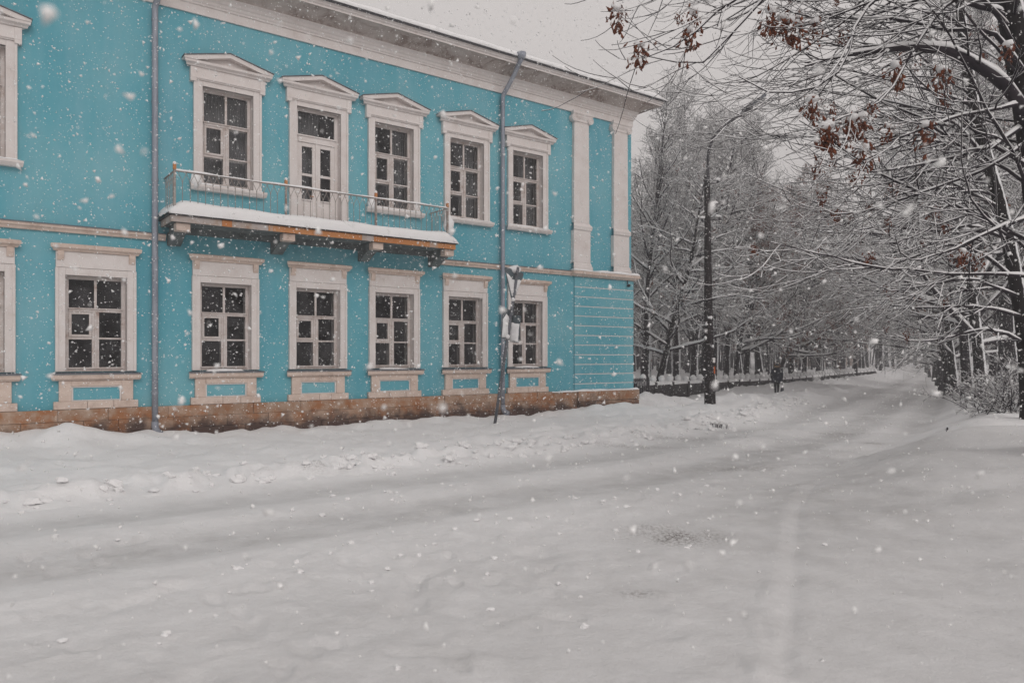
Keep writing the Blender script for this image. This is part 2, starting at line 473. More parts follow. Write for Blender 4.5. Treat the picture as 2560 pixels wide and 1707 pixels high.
def terrain(X, Y, fine=True):
    s, t = w2st(X, Y)
    off = t - tcen(s)
    b = basez(Y)
    z = b.copy()
    n1 = N1(X * 0.35, Y * 0.35); n2 = N2(X * 1.1, Y * 1.1); n3 = N3(X * 3.3, Y * 3.3); n4 = N1(X * 8 + 7, Y * 8)
    # verge and footway in front of the house
    verge = sstep(3.3, 5.0, off) * (1 - sstep(19.9, 20.3, t) * (s < 20.6))
    z += verge * (0.08 + 0.05 * n1 + 0.05 * n2 + 0.025 * n3 + 0.008 * n4)
    # drift along the house wall
    dr = np.exp(-((t - 19.8) / 1.1) ** 2)
    z += dr * (0.10 + 0.24 * np.exp(-((s - 1.6) / 2.2) ** 2) + 0.06 * n2 + 0.05 * N3(s * 2.2, t * 2.2)) * (s < 21.5)
    z += 0.22 * np.exp(-((s - 2.0) / 0.8) ** 2 - ((t - 19.3) / 0.8) ** 2)
    # ploughed ridge with clods
    rg = np.exp(-((off - 4.0) / 0.55) ** 2)
    cl = np.maximum(0, 0.35 + N2(s * 1.6, t * 2.4) + 0.5 * N3(s * 4.5, t * 5.5))
    z += rg * (0.07 + 0.17 * cl) * (1 - 0.5 * sstep(24, 40, s))
    rg2 = np.exp(-((off - 5.6) / 0.9) ** 2) * sstep(6, 12, s)
    z += rg2 * 0.06 * (1 + N2(s * 0.9, t * 1.6) + 0.5 * n3)
    # wheel tracks of the carriageway
    wob = 0.25 * N1(s * 0.11, 0 * s + 3.3)
    tr1 = np.exp(-((off - 0.0 + wob) / 0.62) ** 4)
    tr2 = np.exp(-((off - 2.25 + wob) / 0.55) ** 4)
    tr3 = np.exp(-((off + 1.7 + wob) / 0.5) ** 4) * sstep(14, 24, s)
    z -= 0.034 * tr1 + 0.03 * tr2 + 0.028 * tr3
    mid = np.exp(-((off - 1.15 + wob) / 0.36) ** 2)
    z += mid * (0.028 + 0.035 * np.maximum(0, N3(s * 2.5, t * 7)) + 0.012 * n3)
    loose = np.exp(-((off + 1.25) / 0.55) ** 2) * (1 - sstep(10, 16, s))
    z += loose * (0.02 + 0.04 * np.maximum(0, N2(s * 2.2, t * 3.5)))
    z += 0.013 * N3(s * 0.5, t * 8.0) * np.exp(-(off / 4) ** 2)
    # trodden dents and a line of footprints
    for (fx, fy, fa, fl, fd) in FOOT:
        m_ = (np.abs(X - fx) < .6) & (np.abs(Y - fy) < .6)
        if m_.any():
            ax, ay = X[m_] - fx, Y[m_] - fy
            a_, b_ = ax * math.cos(fa) + ay * math.sin(fa), -ax * math.sin(fa) + ay * math.cos(fa)
            q_ = (a_ / fl) ** 2 + (b_ / (fl * .5)) ** 2
            z[m_] += -fd * np.exp(-q_ ** 2) + fd * .35 * np.exp(-((np.sqrt(q_) - 1.35) / .3) ** 2)
    # foot holes scattered on the near left
    hol = np.maximum(0, N2(X * 1.7 + 11, Y * 1.7) - 0.42) * sstep(-1.0, -3.0, off) * sstep(3.0, -1.0, X)
    z -= 0.16 * hol
    lumps = np.maximum(0, N3(X * 2.9 + 1.7, Y * 3.4) - 0.30) * sstep(-.6, -1.6, off) * (1 - sstep(1.0, 5.0, X))
    z += 0.05 * lumps + 0.03 * np.maximum(0, N2(s * 6, t * 11) - .25) * np.exp(-((off + 1.0) / 1.6) ** 2)
    z += 0.018 * n1 + 0.010 * n2 * (1 - tr1) * (1 - tr2)
    # a single wheel track turning in from the side road
    pth = np.array([(1.2, 3.0), (1.75, 4.8), (2.35, 6.3), (3.15, 8.3), (3.9, 10.2), (4.75, 11.8), (5.6, 12.9)])
    yy = np.clip(Y, 3.0, 12.9)
    xx = np.interp(yy, pth[:, 1], pth[:, 0])
    dd = (X - xx) * 0.92
    inside = sstep(2.2, 3.2, Y) * (1 - sstep(11.6, 12.8, Y))
    z -= inside * 0.020 * np.exp(-(dd / 0.085) ** 2) * (1 + .5 * N2(X * 2, Y * 2))
    z += inside * 0.010 * np.exp(-((dd + 0.2) / 0.09) ** 2) * (1 + 0.9 * N3(X * 9, Y * 9))
    # right bank under the trees, with wind waves
    bk = sstep(1.6, 4.0, -off) * sstep(8.5, 16, s)
    z += bk * (0.68 + 0.32 * sstep(21, 34, s) + 0.10 * n1)
    wv = sstep(3.0, 8.0, X) * sstep(5, 9, Y) * (1 - sstep(24, 34, Y))
    ph = N1(X * 0.25 + 40, Y * 0.55)
    z += wv * (0.16 * N2(X * 0.28 + 4, Y * 0.75 + 2 + 0.6 * ph) + 0.07 * np.abs(N3(X * 0.5, Y * 1.3 + ph)))
    z += sstep(2.5, 4.5, X) * (1 - sstep(6, 9, Y)) * 0.09 * N1(X * 0.7 + 3 - Y * 0.35, Y * 0.25)
    # snow shovelled against the park wall
    dw = wall_side(X, Y)
    z += sstep(-2.4, -.3, dw) * (dw < .2) * (s > 20.9) * (.10 + .36 * sstep(36, 46, Y) + .06 * n2) * (Y > 24)
    # mounds between footway and road, beyond the house
    for (mx, my, rx, ry, h) in ((5.6, 29.8, 1.5, 1.2, 0.52), (8.8, 30.5, 1.9, 1.3, 0.38), (11.2, 33.0, 2.0, 1.6, 0.34), (3.0, 26.5, 2.2, 1.2, 0.18), (14.5, 37.5, 2.6, 1.8, 0.30), (7.3, 27.6, 1.0, 0.9, 0.16), (19, 45, 3, 2.5, .32), (24, 53, 3, 3, .34)):
        z += h * np.exp(-((X - mx) / rx) ** 2 - ((Y - my) / ry) ** 2) * (1 + 0.25 * n2 + 0.12 * n3)
    # terrace of the park behind its wall
    d = wall_side(X, Y)
    park = sstep(0.05, 0.28, d) * ((s > 20.75) | (t > 24)) * (Y > 20)
    far = 0.9 - 0.25 * sstep(60, 110, Y)
    z = z * (1 - park) + park * (b + far + 0.12 * n1 + 0.08 * n2)
    packed_vignette = np.clip(0.50 * tr1 + 0.42 * tr2 + 0.5 * tr3 + 0.38 * np.exp(-((off - 0.8) / 2.6) ** 4), 0, 1)
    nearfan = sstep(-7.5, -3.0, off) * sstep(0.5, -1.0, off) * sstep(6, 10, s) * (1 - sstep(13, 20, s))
    packed_vignette = np.clip(packed_vignette + 0.35 * nearfan, 0, 1)
    # trodden junction, plus lens vignette and tree shade darkened into the snow colour
    packed_vignette = np.clip(packed_vignette + 0.72 * sstep(-.4, -3.5, off) * (1 - .35 * sstep(3.5, 8.0, X)) * (1 - sstep(13, 20, s)), 0, 1)
    dirt = np.zeros_like(z)
    for (px, py, rx, ry, a) in ((1695, 1330, 0.62, 0.30, 1.0), (1640, 1310, 0.5, 0.22, .5), (1590, 1470, 0.26, 0.10, 0.5), (780, 1178, 0.6, 0.28, 0.55), (1840, 1165, 1.0, 0.35, 0.55),
                                (1690, 1090, 1.6, 0.4, 0.6), (2110, 1080, 0.9, 0.5, 0.6), (1560, 1110, 1.2, .3, .5), (1790, 1065, .5, .3, .7), (2180, 1105, .3, .3, .8)):
        zz = 2.05 * FPX / (py - HY)
        mx, my = (px - CX) / FPX * zz, zz
        dirt = np.maximum(dirt, a * np.exp(-((X - mx) / (rx * .8)) ** 2 - ((Y - my) / (ry * 1.1)) ** 2 ) * np.clip(1.3 + 1.6 * N2(X * 3 + 5, Y * 2), 0, 1.3))
    z -= 0.0 * dirt
    return z, packed_vignette, dirt, off, s

def build_ground():
    a0 = np.radians(np.concatenate([np.arange(-180, -50, 3.0), np.arange(-50, 50, 0.165), np.arange(50, 180, 3.0)]))
    r = [0.0, 0.25, 0.6, 1.0, 1.5, 2.0]
    while r[-1] < 14: r.append(r[-1] * 1.0115)
    while r[-1] < 60: r.append(r[-1] * 1.0085)
    while r[-1] < 205: r.append(r[-1] * 1.03)
    r = np.array(r)
    A, R = np.meshgrid(a0, r)
    X = R * np.sin(A); Y = R * np.cos(A)
    z, packed_vignette, dirt, off, s = terrain(X.ravel(), Y.ravel())
    V = np.stack([X.ravel(), Y.ravel(), z], 1)
    nr, na = A.shape
    i, j = np.meshgrid(np.arange(nr - 1), np.arange(na), indexing='ij')
    j2 = (j + 1) % na
    Q = np.stack([i * na + j, i * na + j2, (i + 1) * na + j2, (i + 1) * na + j], -1).reshape(-1, 4)[:, ::-1]
    offq = off[Q].mean(1)
    isroad = (offq > -2.7) & (offq < 3.25) & (V[Q][:, :, 1].mean(1) > -60)
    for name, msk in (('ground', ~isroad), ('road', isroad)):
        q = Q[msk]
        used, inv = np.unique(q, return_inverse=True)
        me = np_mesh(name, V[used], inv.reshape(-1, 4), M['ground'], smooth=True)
        for an, arr in (('packed_vignette', packed_vignette), ('dirt', dirt)):
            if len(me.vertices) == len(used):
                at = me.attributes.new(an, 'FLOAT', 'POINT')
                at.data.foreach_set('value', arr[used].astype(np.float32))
        o = link(bpy.data.objects.new(name, me))
        tag(o, kind='structure')
build_ground()

def gz(X, Y):
    return float(terrain(np.array([float(X)]), np.array([float(Y)]))[0][0])

# crumbled lumps thrown up by the plough
def clods():
    r = random.Random(31)
    m = MB()
    for k in range(520):
        if k < 400:
            s_ = r.uniform(-2, 30); t_ = float(tcen(np.array(s_))) + 3.75 + r.gauss(0, .38)
            q = r.uniform(.02, .075) if r.random() < .8 else r.uniform(.07, .12)
        elif k < 470:
            s_ = r.uniform(0, 16); t_ = float(tcen(np.array(s_))) + r.choice((1.15, -1.2)) + r.gauss(0, .25)
            q = r.uniform(.012, .04)
        else:
            s_ = r.uniform(-1, 8); t_ = float(tcen(np.array(s_))) + r.uniform(-4.5, -1.2)
            q = r.uniform(.01, .035)
        X, Y = st2w(s_, t_)
        m.blob((X, Y, gz(X, Y) + q * .25), (q * r.uniform(.8, 1.4), q * r.uniform(.8, 1.4), q * r.uniform(.5, .85)), n=5, m=7, jit=.3, seed=k)
    o = m.build('snow_clods', M['snow'])
    tag(o, 'crumbled snow lumps along the ploughed ridge and wheel ruts', 'snow lumps', kind='stuff')
clods()

# ------------------------------------------------------------------ the house
HB = empty('house', (*st2w(0, D), 0), math.pi / 2 - TH)
tag(HB, 'two-storey turquoise stucco house with white window surrounds, iron balcony and snowy roof', 'house')
z_ = lambda h: h + CAMZ
XL, XR = -9.0, 20.6
ZP, ZT = z_(-1.23), z_(8.70)

lowc = [0.28, 2.72, 5.68, 8.18, 10.56, 13.08, 15.58]
upc = [0.30, 5.73, 10.55, 13.14, 15.60]
doorc = 8.20
OW = 0.64
holes = [(c - OW, c + OW, z_(-0.36), z_(1.87)) for c in lowc] + [(c - OW, c + OW, z_(4.36), z_(6.86)) for c in upc] + [(doorc - OW, doorc + OW, z_(3.40), z_(6.86))]

def wall_with_holes():
    xs = sorted({XL, XR} | {h[0] for h in holes} | {h[1] for h in holes})
    zs = sorted({0.0 - 0.6, ZT} | {h[2] for h in holes} | {h[3] for h in holes})
    m = MB()
    for a, b in zip(xs[:-1], xs[1:]):
        for c, d in zip(zs[:-1], zs[1:]):
            cx, cz = (a + b) / 2, (c + d) / 2
            if any(h[0] < cx < h[1] and h[2] < cz < h[3] for h in holes): continue
            m.add([(a, 0, c), (b, 0, c), (b, 0, d), (a, 0, d)], [(0, 1, 2, 3)])
    DP = 12.0
    m.add([(XR, 0, -.6), (XR, DP, -.6), (XR, DP, ZT), (XR, 0, ZT)], [(0, 1, 2, 3)])
    m.add([(XL, 0, -.6), (XL, DP, -.6), (XL, DP, ZT), (XL, 0, ZT)], [(3, 2, 1, 0)])
    m.add([(XL, DP, -.6), (XR, DP, -.6), (XR, DP, ZT), (XL, DP, ZT)], [(3, 2, 1, 0)])
    return m.build('wall', M['teal'], HB)
wall_with_holes()
# rooms behind the windows: floors, back wall and partitions
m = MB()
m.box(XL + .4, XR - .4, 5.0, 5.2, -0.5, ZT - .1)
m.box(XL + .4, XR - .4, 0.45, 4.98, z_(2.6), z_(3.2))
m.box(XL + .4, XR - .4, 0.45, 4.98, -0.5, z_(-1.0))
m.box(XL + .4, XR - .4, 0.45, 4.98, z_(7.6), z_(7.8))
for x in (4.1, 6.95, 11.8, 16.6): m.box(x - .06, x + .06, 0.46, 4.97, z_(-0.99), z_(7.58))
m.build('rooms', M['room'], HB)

def reveal(c, z0, z1, d=0.24):
    m = MB()
    a, b = c - OW, c + OW
    m.add([(a, -.04, z0), (a, d, z0), (a, d, z1), (a, -.04, z1)], [(0, 1, 2, 3)])
    m.add([(b, -.04, z0), (b, d, z0), (b, d, z1), (b, -.04, z1)], [(3, 2, 1, 0)])
    m.add([(a, -.04, z1), (b, -.04, z1), (b, d, z1), (a, d, z1)], [(3, 2, 1, 0)])
    m.add([(a, -.04, z0), (b, -.04, z0), (b, d, z0), (a, d, z0)], [(0, 1, 2, 3)])
    return m

def sash(c, z0, z1, zt, zb, par, curtain=0, seed=0):
    """timber window: outer frame, transom, mullions, bars, six panes"""
    rr = random.Random(seed)
    y0, y1 = 0.155, 0.225
    a, b = c - OW + .004, c + OW - .004
    fw = 0.085
    m = MB()
    m.box(a, a + fw, y0, y1, z0, z1); m.box(b - fw, b, y0, y1, z0, z1)
    m.box(a + fw, b - fw, y0, y1, z1 - .075, z1 - .004); m.box(a + fw, b - fw, y0, y1, z0 + .004, z0 + .085)
    m.box(a + fw, b - fw, y0 - .025, y1, zt - .04, zt + .045)           # transom
    m.box(a + fw * .6, b - fw * .6, y0 - .055, y0 - .026, zt + .02, zt + .05)   # drip on the transom
    m.box(a + fw * .6, b - fw * .6, y0 - .05, y0 - .002, z0 + .06, z0 + .095)
    m.box(c - .028, c + .028, y0, y1 - .02, zt + .046, z1 - .076)        # upper mullion
    m.box(c - .075, c + .075, y0 - .012, y1, z0 + .086, zt - .041)       # meeting stiles
    m.box(c - .022, c + .022, y0 - .035, y0 - .013, z0 + .086, zt - .041)
    m.box(a + fw, c - .076, y0 + .006, y1 - .02, zb - .03, zb + .03)
    m.box(c + .076, b - fw, y0 + .012, y1 - .02, zb - .02, zb + .02)
    # little hinged vent frame in the left casement
    p0, p1, q0, q1 = a + fw + .003, c - .079, zb + .032, zt - .043
    k = 0.055
    m.box(p0, p0 + k, y0 - .012, y1 - .03, q0, q1); m.box(p1 - k, p1, y0 - .012, y1 - .03, q0, q1)
    m.box(p0 + k, p1 - k, y0 - .012, y1 - .03, q0, q0 + k); m.box(p0 + k, p1 - k, y0 - .012, y1 - .03, q1 - k, q1)
    m.build('sash', M['sash'], par, bevel=0.006)
    yg = 0.195
    for (x0, x1, w0, w1) in ((a + fw, c - .028, zt + .046, z1 - .076), (c + .028, b - fw, zt + .046, z1 - .076),
                             (p0 + k, p1 - k, q0 + k, q1 - k), (c + .076, b - fw, zb + .02, zt - .041),
                             (a + fw, c - .076, z0 + .086, zb - .03), (c + .076, b - fw, z0 + .086, zb - .02)):
        tl = rr.uniform(-.022, .022)
        g = MB().add([(x0 - .005, yg, w0 - .005), (x1 + .005, yg + tl, w0 - .005), (x1 + .005, yg + tl, w1 + .005), (x0 - .005, yg, w1 + .005)], [(0, 1, 2, 3)])
        g.build('pane', M['glass'], par)
    # inner second window frame, seen dimly through the glass
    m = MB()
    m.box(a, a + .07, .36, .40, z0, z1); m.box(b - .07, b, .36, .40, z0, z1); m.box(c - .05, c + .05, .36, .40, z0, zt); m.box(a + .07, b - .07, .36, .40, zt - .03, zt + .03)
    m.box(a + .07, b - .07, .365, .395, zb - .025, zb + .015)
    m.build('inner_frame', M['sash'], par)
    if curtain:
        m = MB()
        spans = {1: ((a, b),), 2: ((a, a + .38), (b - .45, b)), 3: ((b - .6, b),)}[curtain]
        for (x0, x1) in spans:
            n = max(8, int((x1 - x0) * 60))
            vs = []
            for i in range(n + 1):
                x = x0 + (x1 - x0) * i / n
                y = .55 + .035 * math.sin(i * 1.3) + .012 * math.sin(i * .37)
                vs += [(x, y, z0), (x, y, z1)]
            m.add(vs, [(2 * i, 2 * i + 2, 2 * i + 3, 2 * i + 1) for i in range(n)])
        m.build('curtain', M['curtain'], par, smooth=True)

def snow_strip(x0, x1, y0, y1, z, h, par, seed=0, name='snow', ends=0.06):
    """a rounded, uneven strip of snow lying on a ledge"""
    rr = random.Random(seed)
    n = max(6, int((x1 - x0) / 0.07))
    m = MB()
    vs, fs = [], []
    k = 7
    ph = rr.random() * 9
    for i in range(n + 1):
        x = x0 + (x1 - x0) * i / n
        e = min(1, math.sqrt(max(0, min(x - x0, x1 - x) / ends)) if ends else 1)
        hh = h * e * (0.8 + .25 * math.sin(x * 2.1 + ph) + .15 * math.sin(x * 7.3 + ph * 2) + rr.uniform(-.06, .06))
        yo = y0 + rr.uniform(-.006, .006) - .012 * math.sin(x * 3.1 + ph)
        for j in range(k):
            a = math.pi * j / (k - 1)
            yy = (yo + y1) / 2 - math.cos(a) * (y1 - yo) / 2
            vs.append((x, yy, z + max(0.0, hh * math.sin(a) ** 0.55)))
    for i in range(n):
        for j in range(k - 1):
            fs.append((i * k + j, (i + 1) * k + j, (i + 1) * k + j + 1, i * k + j + 1))
    m.add(vs, fs)
    o = m.build(name, M['snow'], par, smooth=True)
    o['kind'] = 'stuff'
    return o

def casing(c, z0, z1, w, top):
    """flat architrave round the opening"""
    a, b = c - OW, c + OW
    m = MB()
    for s_, e in ((-1, a), (1, b)):
        x0, x1 = (c - w, a) if s_ < 0 else (b, c + w)
        m.box(x0, x1, -.075, 0.02, z0, z1 + top)
        xi = (x1 - .045, x1) if s_ < 0 else (x0, x0 + .045)
        m.box(xi[0], xi[1], -.05, -.02, z0, z1)
        xo = (x0 - .012, x0 + .05) if s_ < 0 else (x1 - .05, x1 + .012)
        m.box(xo[0], xo[1], -.1, -.0, z0, z1 + top)
    m.box(a, b, -.0745, .02, z1 + .0, z1 + top)
    return m

def upper_window(c, curtain, seed):
    z0, z1 = z_(4.36), z_(6.86)
    mw = casing(c, z0, z1, .845, .13)
    W = mw.build('window', M['trim'], HB, bevel=0.008)
    reveal(c, z0, z1).build('reveal', M['trim'], W)
    sash(c, z0, z1, z_(5.98), z_(5.16), W, curtain, seed)
    pediment(c, W, seed)
    m = MB()
    m.prism_x([(-.20, z_(4.33)), (-.205, z_(4.28)), (-.15, z_(4.20)), (0.0, z_(4.20)), (0.2, z_(4.30)), (.2, z_(4.345)), (0, z_(4.345))], c - .90, c + .92, 0.25, 0.25)
    m.build('sill', M['trim'], W)
    snow_strip(c - .88, c + .9, -.185, .14, z_(4.335), .055, W, seed)
    return W

def pediment(c, W, seed):
    zb = z_(6.99)
    m = MB()
    m.box(c - .90, c + .90, -.11, .0, zb, z_(7.30))                      # entablature
    m.box(c - .92, c + .92, -.135, -.0, z_(7.02), z_(7.06))
    for s_ in (-1, 1):                                                   # end blocks hanging lower
        m.box(c + s_ * .80, c + s_ * .94, -.13, -.0, z_(6.93), z_(7.292))
    m.prism_x([(0, z_(7.302)), (-.14, z_(7.302)), (-.16, z_(7.34)), (-.23, z_(7.37)), (-.24, z_(7.43)), (0, z_(7.43))], c - .97, c + .97, .55, .55)
    m.build('entablature', M['trim'], W, bevel=0.006)
    p = MB()
    wd, ap = 1.10, z_(7.76)
    ze = z_(7.432)
    th = .10
    for s_ in (-1, 1):
        pr = [(c + s_ * (wd + .012), ze + .0), (c + s_ * (wd - .26), ze), (c, ap - th - .005), (c, ap), (c + s_ * (wd + .012), ze + .05)]
        if s_ > 0: pr = pr[::-1]
        p.prism_y(pr, -.25, 0)
    p.prism_y([(c - wd + .25, ze + .001), (c + wd - .25, ze + .001), (c, ap - th - .01)], -.09, 0)
    p.build('pediment', M['trim'], W)
    q = MB()
    for s_ in (-1, 1):
        pr = [(c + s_ * (wd + .03), ze + .052), (c, ap + .003), (c, ap + .022), (c + s_ * (wd + .03), ze + .068)]
        if s_ < 0: pr = pr[::-1]
        q.prism_y(pr, -.28, 0)
    q.build('flashing', M['galv'], W)

for i, c in enumerate(upc):
    upper_window(c, (2, 1, 2, 3, 3)[i], 10 + i)

# balcony door
def balcony_door(c):
    z0, z1 = z_(3.40), z_(6.86)
    W = casing(c, z0, z1, .845, .13).build('balcony_door', M['trim'], HB, bevel=0.008)
    reveal(c, z0, z1).build('reveal', M['trim'], W)
    pediment(c, W, 5)
    a, b = c - OW + .004, c + OW - .004
    y0, y1 = .145, .215
    m = MB()
    m.box(a, a + .10, y0, y1, z0, z1); m.box(b - .10, b, y0, y1, z0, z1)
    m.box(a + .1, b - .1, y0, y1, z1 - .06, z1 - .004)
    m.box(a + .1, b - .1, y0 - .02, y1, z_(5.95), z_(6.15))
    m.box(a + .06, b - .06, y0 - .05, y0 - .022, z_(6.11), z_(6.15))
    m.build('frame', M['trim'], W, bevel=.006)
    zl = z_(5.948)
    for s_ in (-1, 1):
        x0, x1 = (a + .101, c - .004) if s_ < 0 else (c + .004, b - .101)
        m = MB()
        k = .115
        m.box(x0, x0 + k, y0 + .01, y1, z0, zl); m.box(x1 - k, x1, y0 + .01, y1, z0, zl)
        m.box(x0 + k, x1 - k, y0 + .01, y1, zl - .11, zl)
        m.box(x0 + k, x1 - k, y0 + .01, y1, z_(5.02), z_(5.09))
        m.box(x0 + k, x1 - k, y0 + .02, y1, z0, z_(4.36))
        m.box(x0 + k + .03, x1 - k - .03, y0 + .0, y0 + .019, z0 + .12, z_(4.18))
        m.box(x0 + k - .01, x1 - k + .01, y0 - .015, y0 + .009, z_(4.335), z_(4.37))
        m.build('door_leaf', M['trim'], W, bevel=.006)
        for (w0, w1) in ((z_(4.36), z_(5.02)), (z_(5.09), zl - .11)):
            MB().add([(x0 + k - .004, .19, w0 - .004), (x1 - k + .004, .19, w0 - .004), (x1 - k + .004, .19, w1 + .004), (x0 + k - .004, .19, w1 + .004)], [(0, 1, 2, 3)]).build('pane', M['glass'], W)
    MB().box(c - .03, c + .03, y0 - .012, y0 + .008, z0, zl).build('cover_strip', M['trim'], W)
    MB().add([(a + .096, .19, z_(6.146)), (b - .096, .19, z_(6.146)), (b - .096, .19, z1 - .056), (a + .096, .19, z1 - .056)], [(0, 1, 2, 3)]).build('pane', M['glass'], W)
    MB().tube([(c - .10, y0 - .04, z_(4.46)), (c - .2, y0 - .045, z_(4.46))], .014, 8).build('door_handle', M['rust'], W, smooth=True)
    m = MB()
    vs = []
    n = 46
    for i in range(n + 1):
        x = a + .05 + (b - a - .48) * i / n
        y = .5 + .03 * math.sin(i * 1.25)
        vs += [(x, y, z_(4.3)), (x, y, z1)]
    m.add(vs, [(2 * i, 2 * i + 2, 2 * i + 3, 2 * i + 1) for i in range(n)])
    m.build('curtain', M['curtain'], W, smooth=True)
balcony_door(doorc)

def lower_window(c, seed):
    z0, z1 = z_(-.36), z_(1.87)
    W = casing(c, z0, z1, .83, .165).build('window', M['trim'], HB, bevel=0.008)
    reveal(c, z0, z1).build('reveal', M['trim'], W)
    sash(c, z0, z1, z_(1.08), z_(.42), W, 0, seed)
    m = MB()
    m.box(c - .83, c + .83, -.085, 0, z_(2.04), z_(2.41))
    m.build('frieze', M['trim'], W, bevel=.01)
    m = MB()
    m.prism_x([(0, z_(2.412)), (-.12, z_(2.412)), (-.14, z_(2.45)), (-.20, z_(2.48)), (-.21, z_(2.55)), (-.18, z_(2.57)), (0, z_(2.60))], c - .80, c + .80, .7, .7)
    for s_ in (-1, 1):
        m.prism_x([(-.086, z_(2.2)), (-.105, z_(2.2)), (-.15, z_(2.32)), (-.15, z_(2.409)), (-.086, z_(2.409))], c + s_ * .74 - .065, c + s_ * .74 + .065)
    m.build('cornice', M['stone'], W)
    m = MB()
    m.prism_x([(.15, z_(-.37)), (-.15, z_(-.405)), (-.17, z_(-.41)), (-.17, z_(-.52)), (-.12, z_(-.565)), (0, z_(-.565)), (.15, z_(-.5))], c - .84, c + .84, .55, .55)
    m.build('sill', M['stone'], W)
    m = MB()
    m.prism_x([(.15, z_(-.365)), (-.185, z_(-.40)), (-.19, z_(-.43)), (-.175, z_(-.428)), (-.17, z_(-.403)), (.15, z_(-.372))], c - .86, c + .86, .5, .5)
    m.build('sill_flashing', M['galv'], W)
    m = MB()
    for s_ in (-1, 1):
        m.box(c + s_ * .52, c + s_ * .77, -.09, 0, z_(-1.045), z_(-.567))
    m.box(c - .52, c + .52, -.0895, 0, z_(-.70), z_(-.567))
    m.build('apron', M['stone'], W, bevel=.01)
    MB().box(c - .48, c + .48, -.035, 0, z_(-1.02), z_(-.735)).build('apron_panel', M['teal'], W)
    MB().box(c - .518, c + .518, -.06, 0, z_(-1.045), z_(-1.022)).box(c - .518, c - .482, -.06, 0, z_(-1.02), z_(-.702)).box(c + .482, c + .518, -.06, 0, z_(-1.02), z_(-.702)).box(c - .48, c + .48, -.06, 0, z_(-.733), z_(-.702)).build('apron_moulding', M['trim'], W)
    xs = [c - .88, c - .2 + .1 * (seed % 3), c + .35, c + .88]
    for x0, x1 in zip(xs[:-1], xs[1:]):
        MB().box(x0 + .003, x1 - .003, -.115, 0, z_(-1.225), z_(-1.048)).build('apron_stone', M['stone'], W, bevel=.012)
    if seed % 2 == 0:
        snow_strip(c - .5, c + .45, -.13, .12, z_(-.385), .05, W, seed)
    return W
for i, c in enumerate(lowc):
    lower_window(c, 20 + i)

# plinth of stone blocks
P = MB().box(XL, XR + .06, -.06, 0.0, -.6, ZP - .004).box(XR, XR + .06, 0.0, 8, -.6, ZP - .004).build('plinth', M['slab'], HB)
rr = random.Random(3)
for (za, zb, lo, hi, pr) in ((z_(-1.50), ZP, .9, 1.7, .13), (z_(-1.78), z_(-1.507), .7, 1.3, .125), (z_(-2.5), z_(-1.787), .45, .8, .15)):
    x = XL
    while x < XR + .1:
        w = rr.uniform(lo, hi)
        x1 = min(x + w, XR + .14)
        if x1 > -1.2 and x < 17.7:
            x1 = min(x1, 17.75)
            d = pr + rr.uniform(-.012, .018)
            MB().box(x + .003, x1 - .003, -d, -.05, za - .004, zb - rr.uniform(0, .003)).build('stone', M['plinth'], P, bevel=.008 if zb > .5 else .02)
        x += w
x = 17.75
for (za, zb, pr, cuts) in ((z_(-1.62), ZP - .02, .21, (17.76, 18.7, 19.75, 20.84)), (z_(-2.0), z_(-1.627), .2, (17.76, 18.3, 19.1, 19.9, 20.83)), (z_(-2.6), z_(-2.007), .21, (17.76, 18.6, 19.4, 20.82))):
    for x0, x1 in zip(cuts[:-1], cuts[1:]):
        b1 = 1.6 if x1 > 20.8 else -.05
        MB().box(x0 + .006, x1 - .006, -pr - rr.uniform(0, .02), b1, za, zb).build('stone', M['plinth'], P, bevel=.03)
snow_strip(16.55, 20.84, -.205, 0.0, ZP - .03, .07, HB, 91)

# rusticated corner pier
CP = MB().box(17.72, XR + .045, -.045, 0.0, ZP + .001, z_(2.84)).box(XR, XR + .045, 0.0, 1.6, ZP + .001, z_(2.84)).build('corner_pier', M['trim'], HB)
lines = [2.47 - .346 * k for k in range(11)]
edges = [2.845] + lines + [-1.225]
for a, b in zip(edges[:-1], edges[1:]):
    MB().box(17.70, XR + .07, -.056, .001 + 0.5, z_(b) + .017, z_(a) - .017).build('corner_block', M['teal'], CP, bevel=.006)

# string course
S = MB().prism_x([(0, z_(2.845)), (-.06, z_(2.845)), (-.085, z_(2.90)), (-.12, z_(2.93)), (-.125, z_(3.0)), (0, z_(3.035))], XL, 4.22).build('string_course', M['stone'], HB)
S2 = MB().prism_x([(0, z_(2.845)), (-.06, z_(2.845)), (-.085, z_(2.90)), (-.12, z_(2.93)), (-.125, z_(3.0)), (0, z_(3.035))], 11.95, 17.5).build('string_course', M['stone'], HB)
MB().prism_x([(0, z_(3.036)), (-.14, z_(3.004)), (-.145, z_(2.99)), (-.13, z_(2.99)), (0, z_(3.02))], XL, 4.22).build('flashing', M['galv'], S)
MB().prism_x([(0, z_(3.036)), (-.14, z_(3.004)), (-.145, z_(2.99)), (-.13, z_(2.99)), (0, z_(3.02))], 11.95, 17.5).build('flashing', M['galv'], S2)
prof = [(0, z_(2.845)), (-.14, z_(2.845)), (-.17, z_(2.88)), (-.24, z_(2.92)), (-.25, z_(3.02)), (0, z_(3.05))]
MB().prism_x(prof, 17.5, XR, 0, 1.0).build('ledge', M['stone'], S)
MB().add([(XR - y, y, z) for y, z in prof] + [(XR - y, 2.0, z) for y, z in prof], [(i, (i + 1) % 6, 6 + (i + 1) % 6, 6 + i) for i in range(6)]).build('ledge', M['stone'], S)
snow_strip(17.5, XR + .27, -.245, .0, z_(3.03), .10, HB, 92)
MB().tube([(20.28, -.12, z_(2.84)), (20.28, -.12, z_(2.70))], .018, 8).blob((20.30, -.17, z_(2.64)), (.055, .09, .06), jit=.05).build('wall_light', M['dark'], HB, smooth=True)
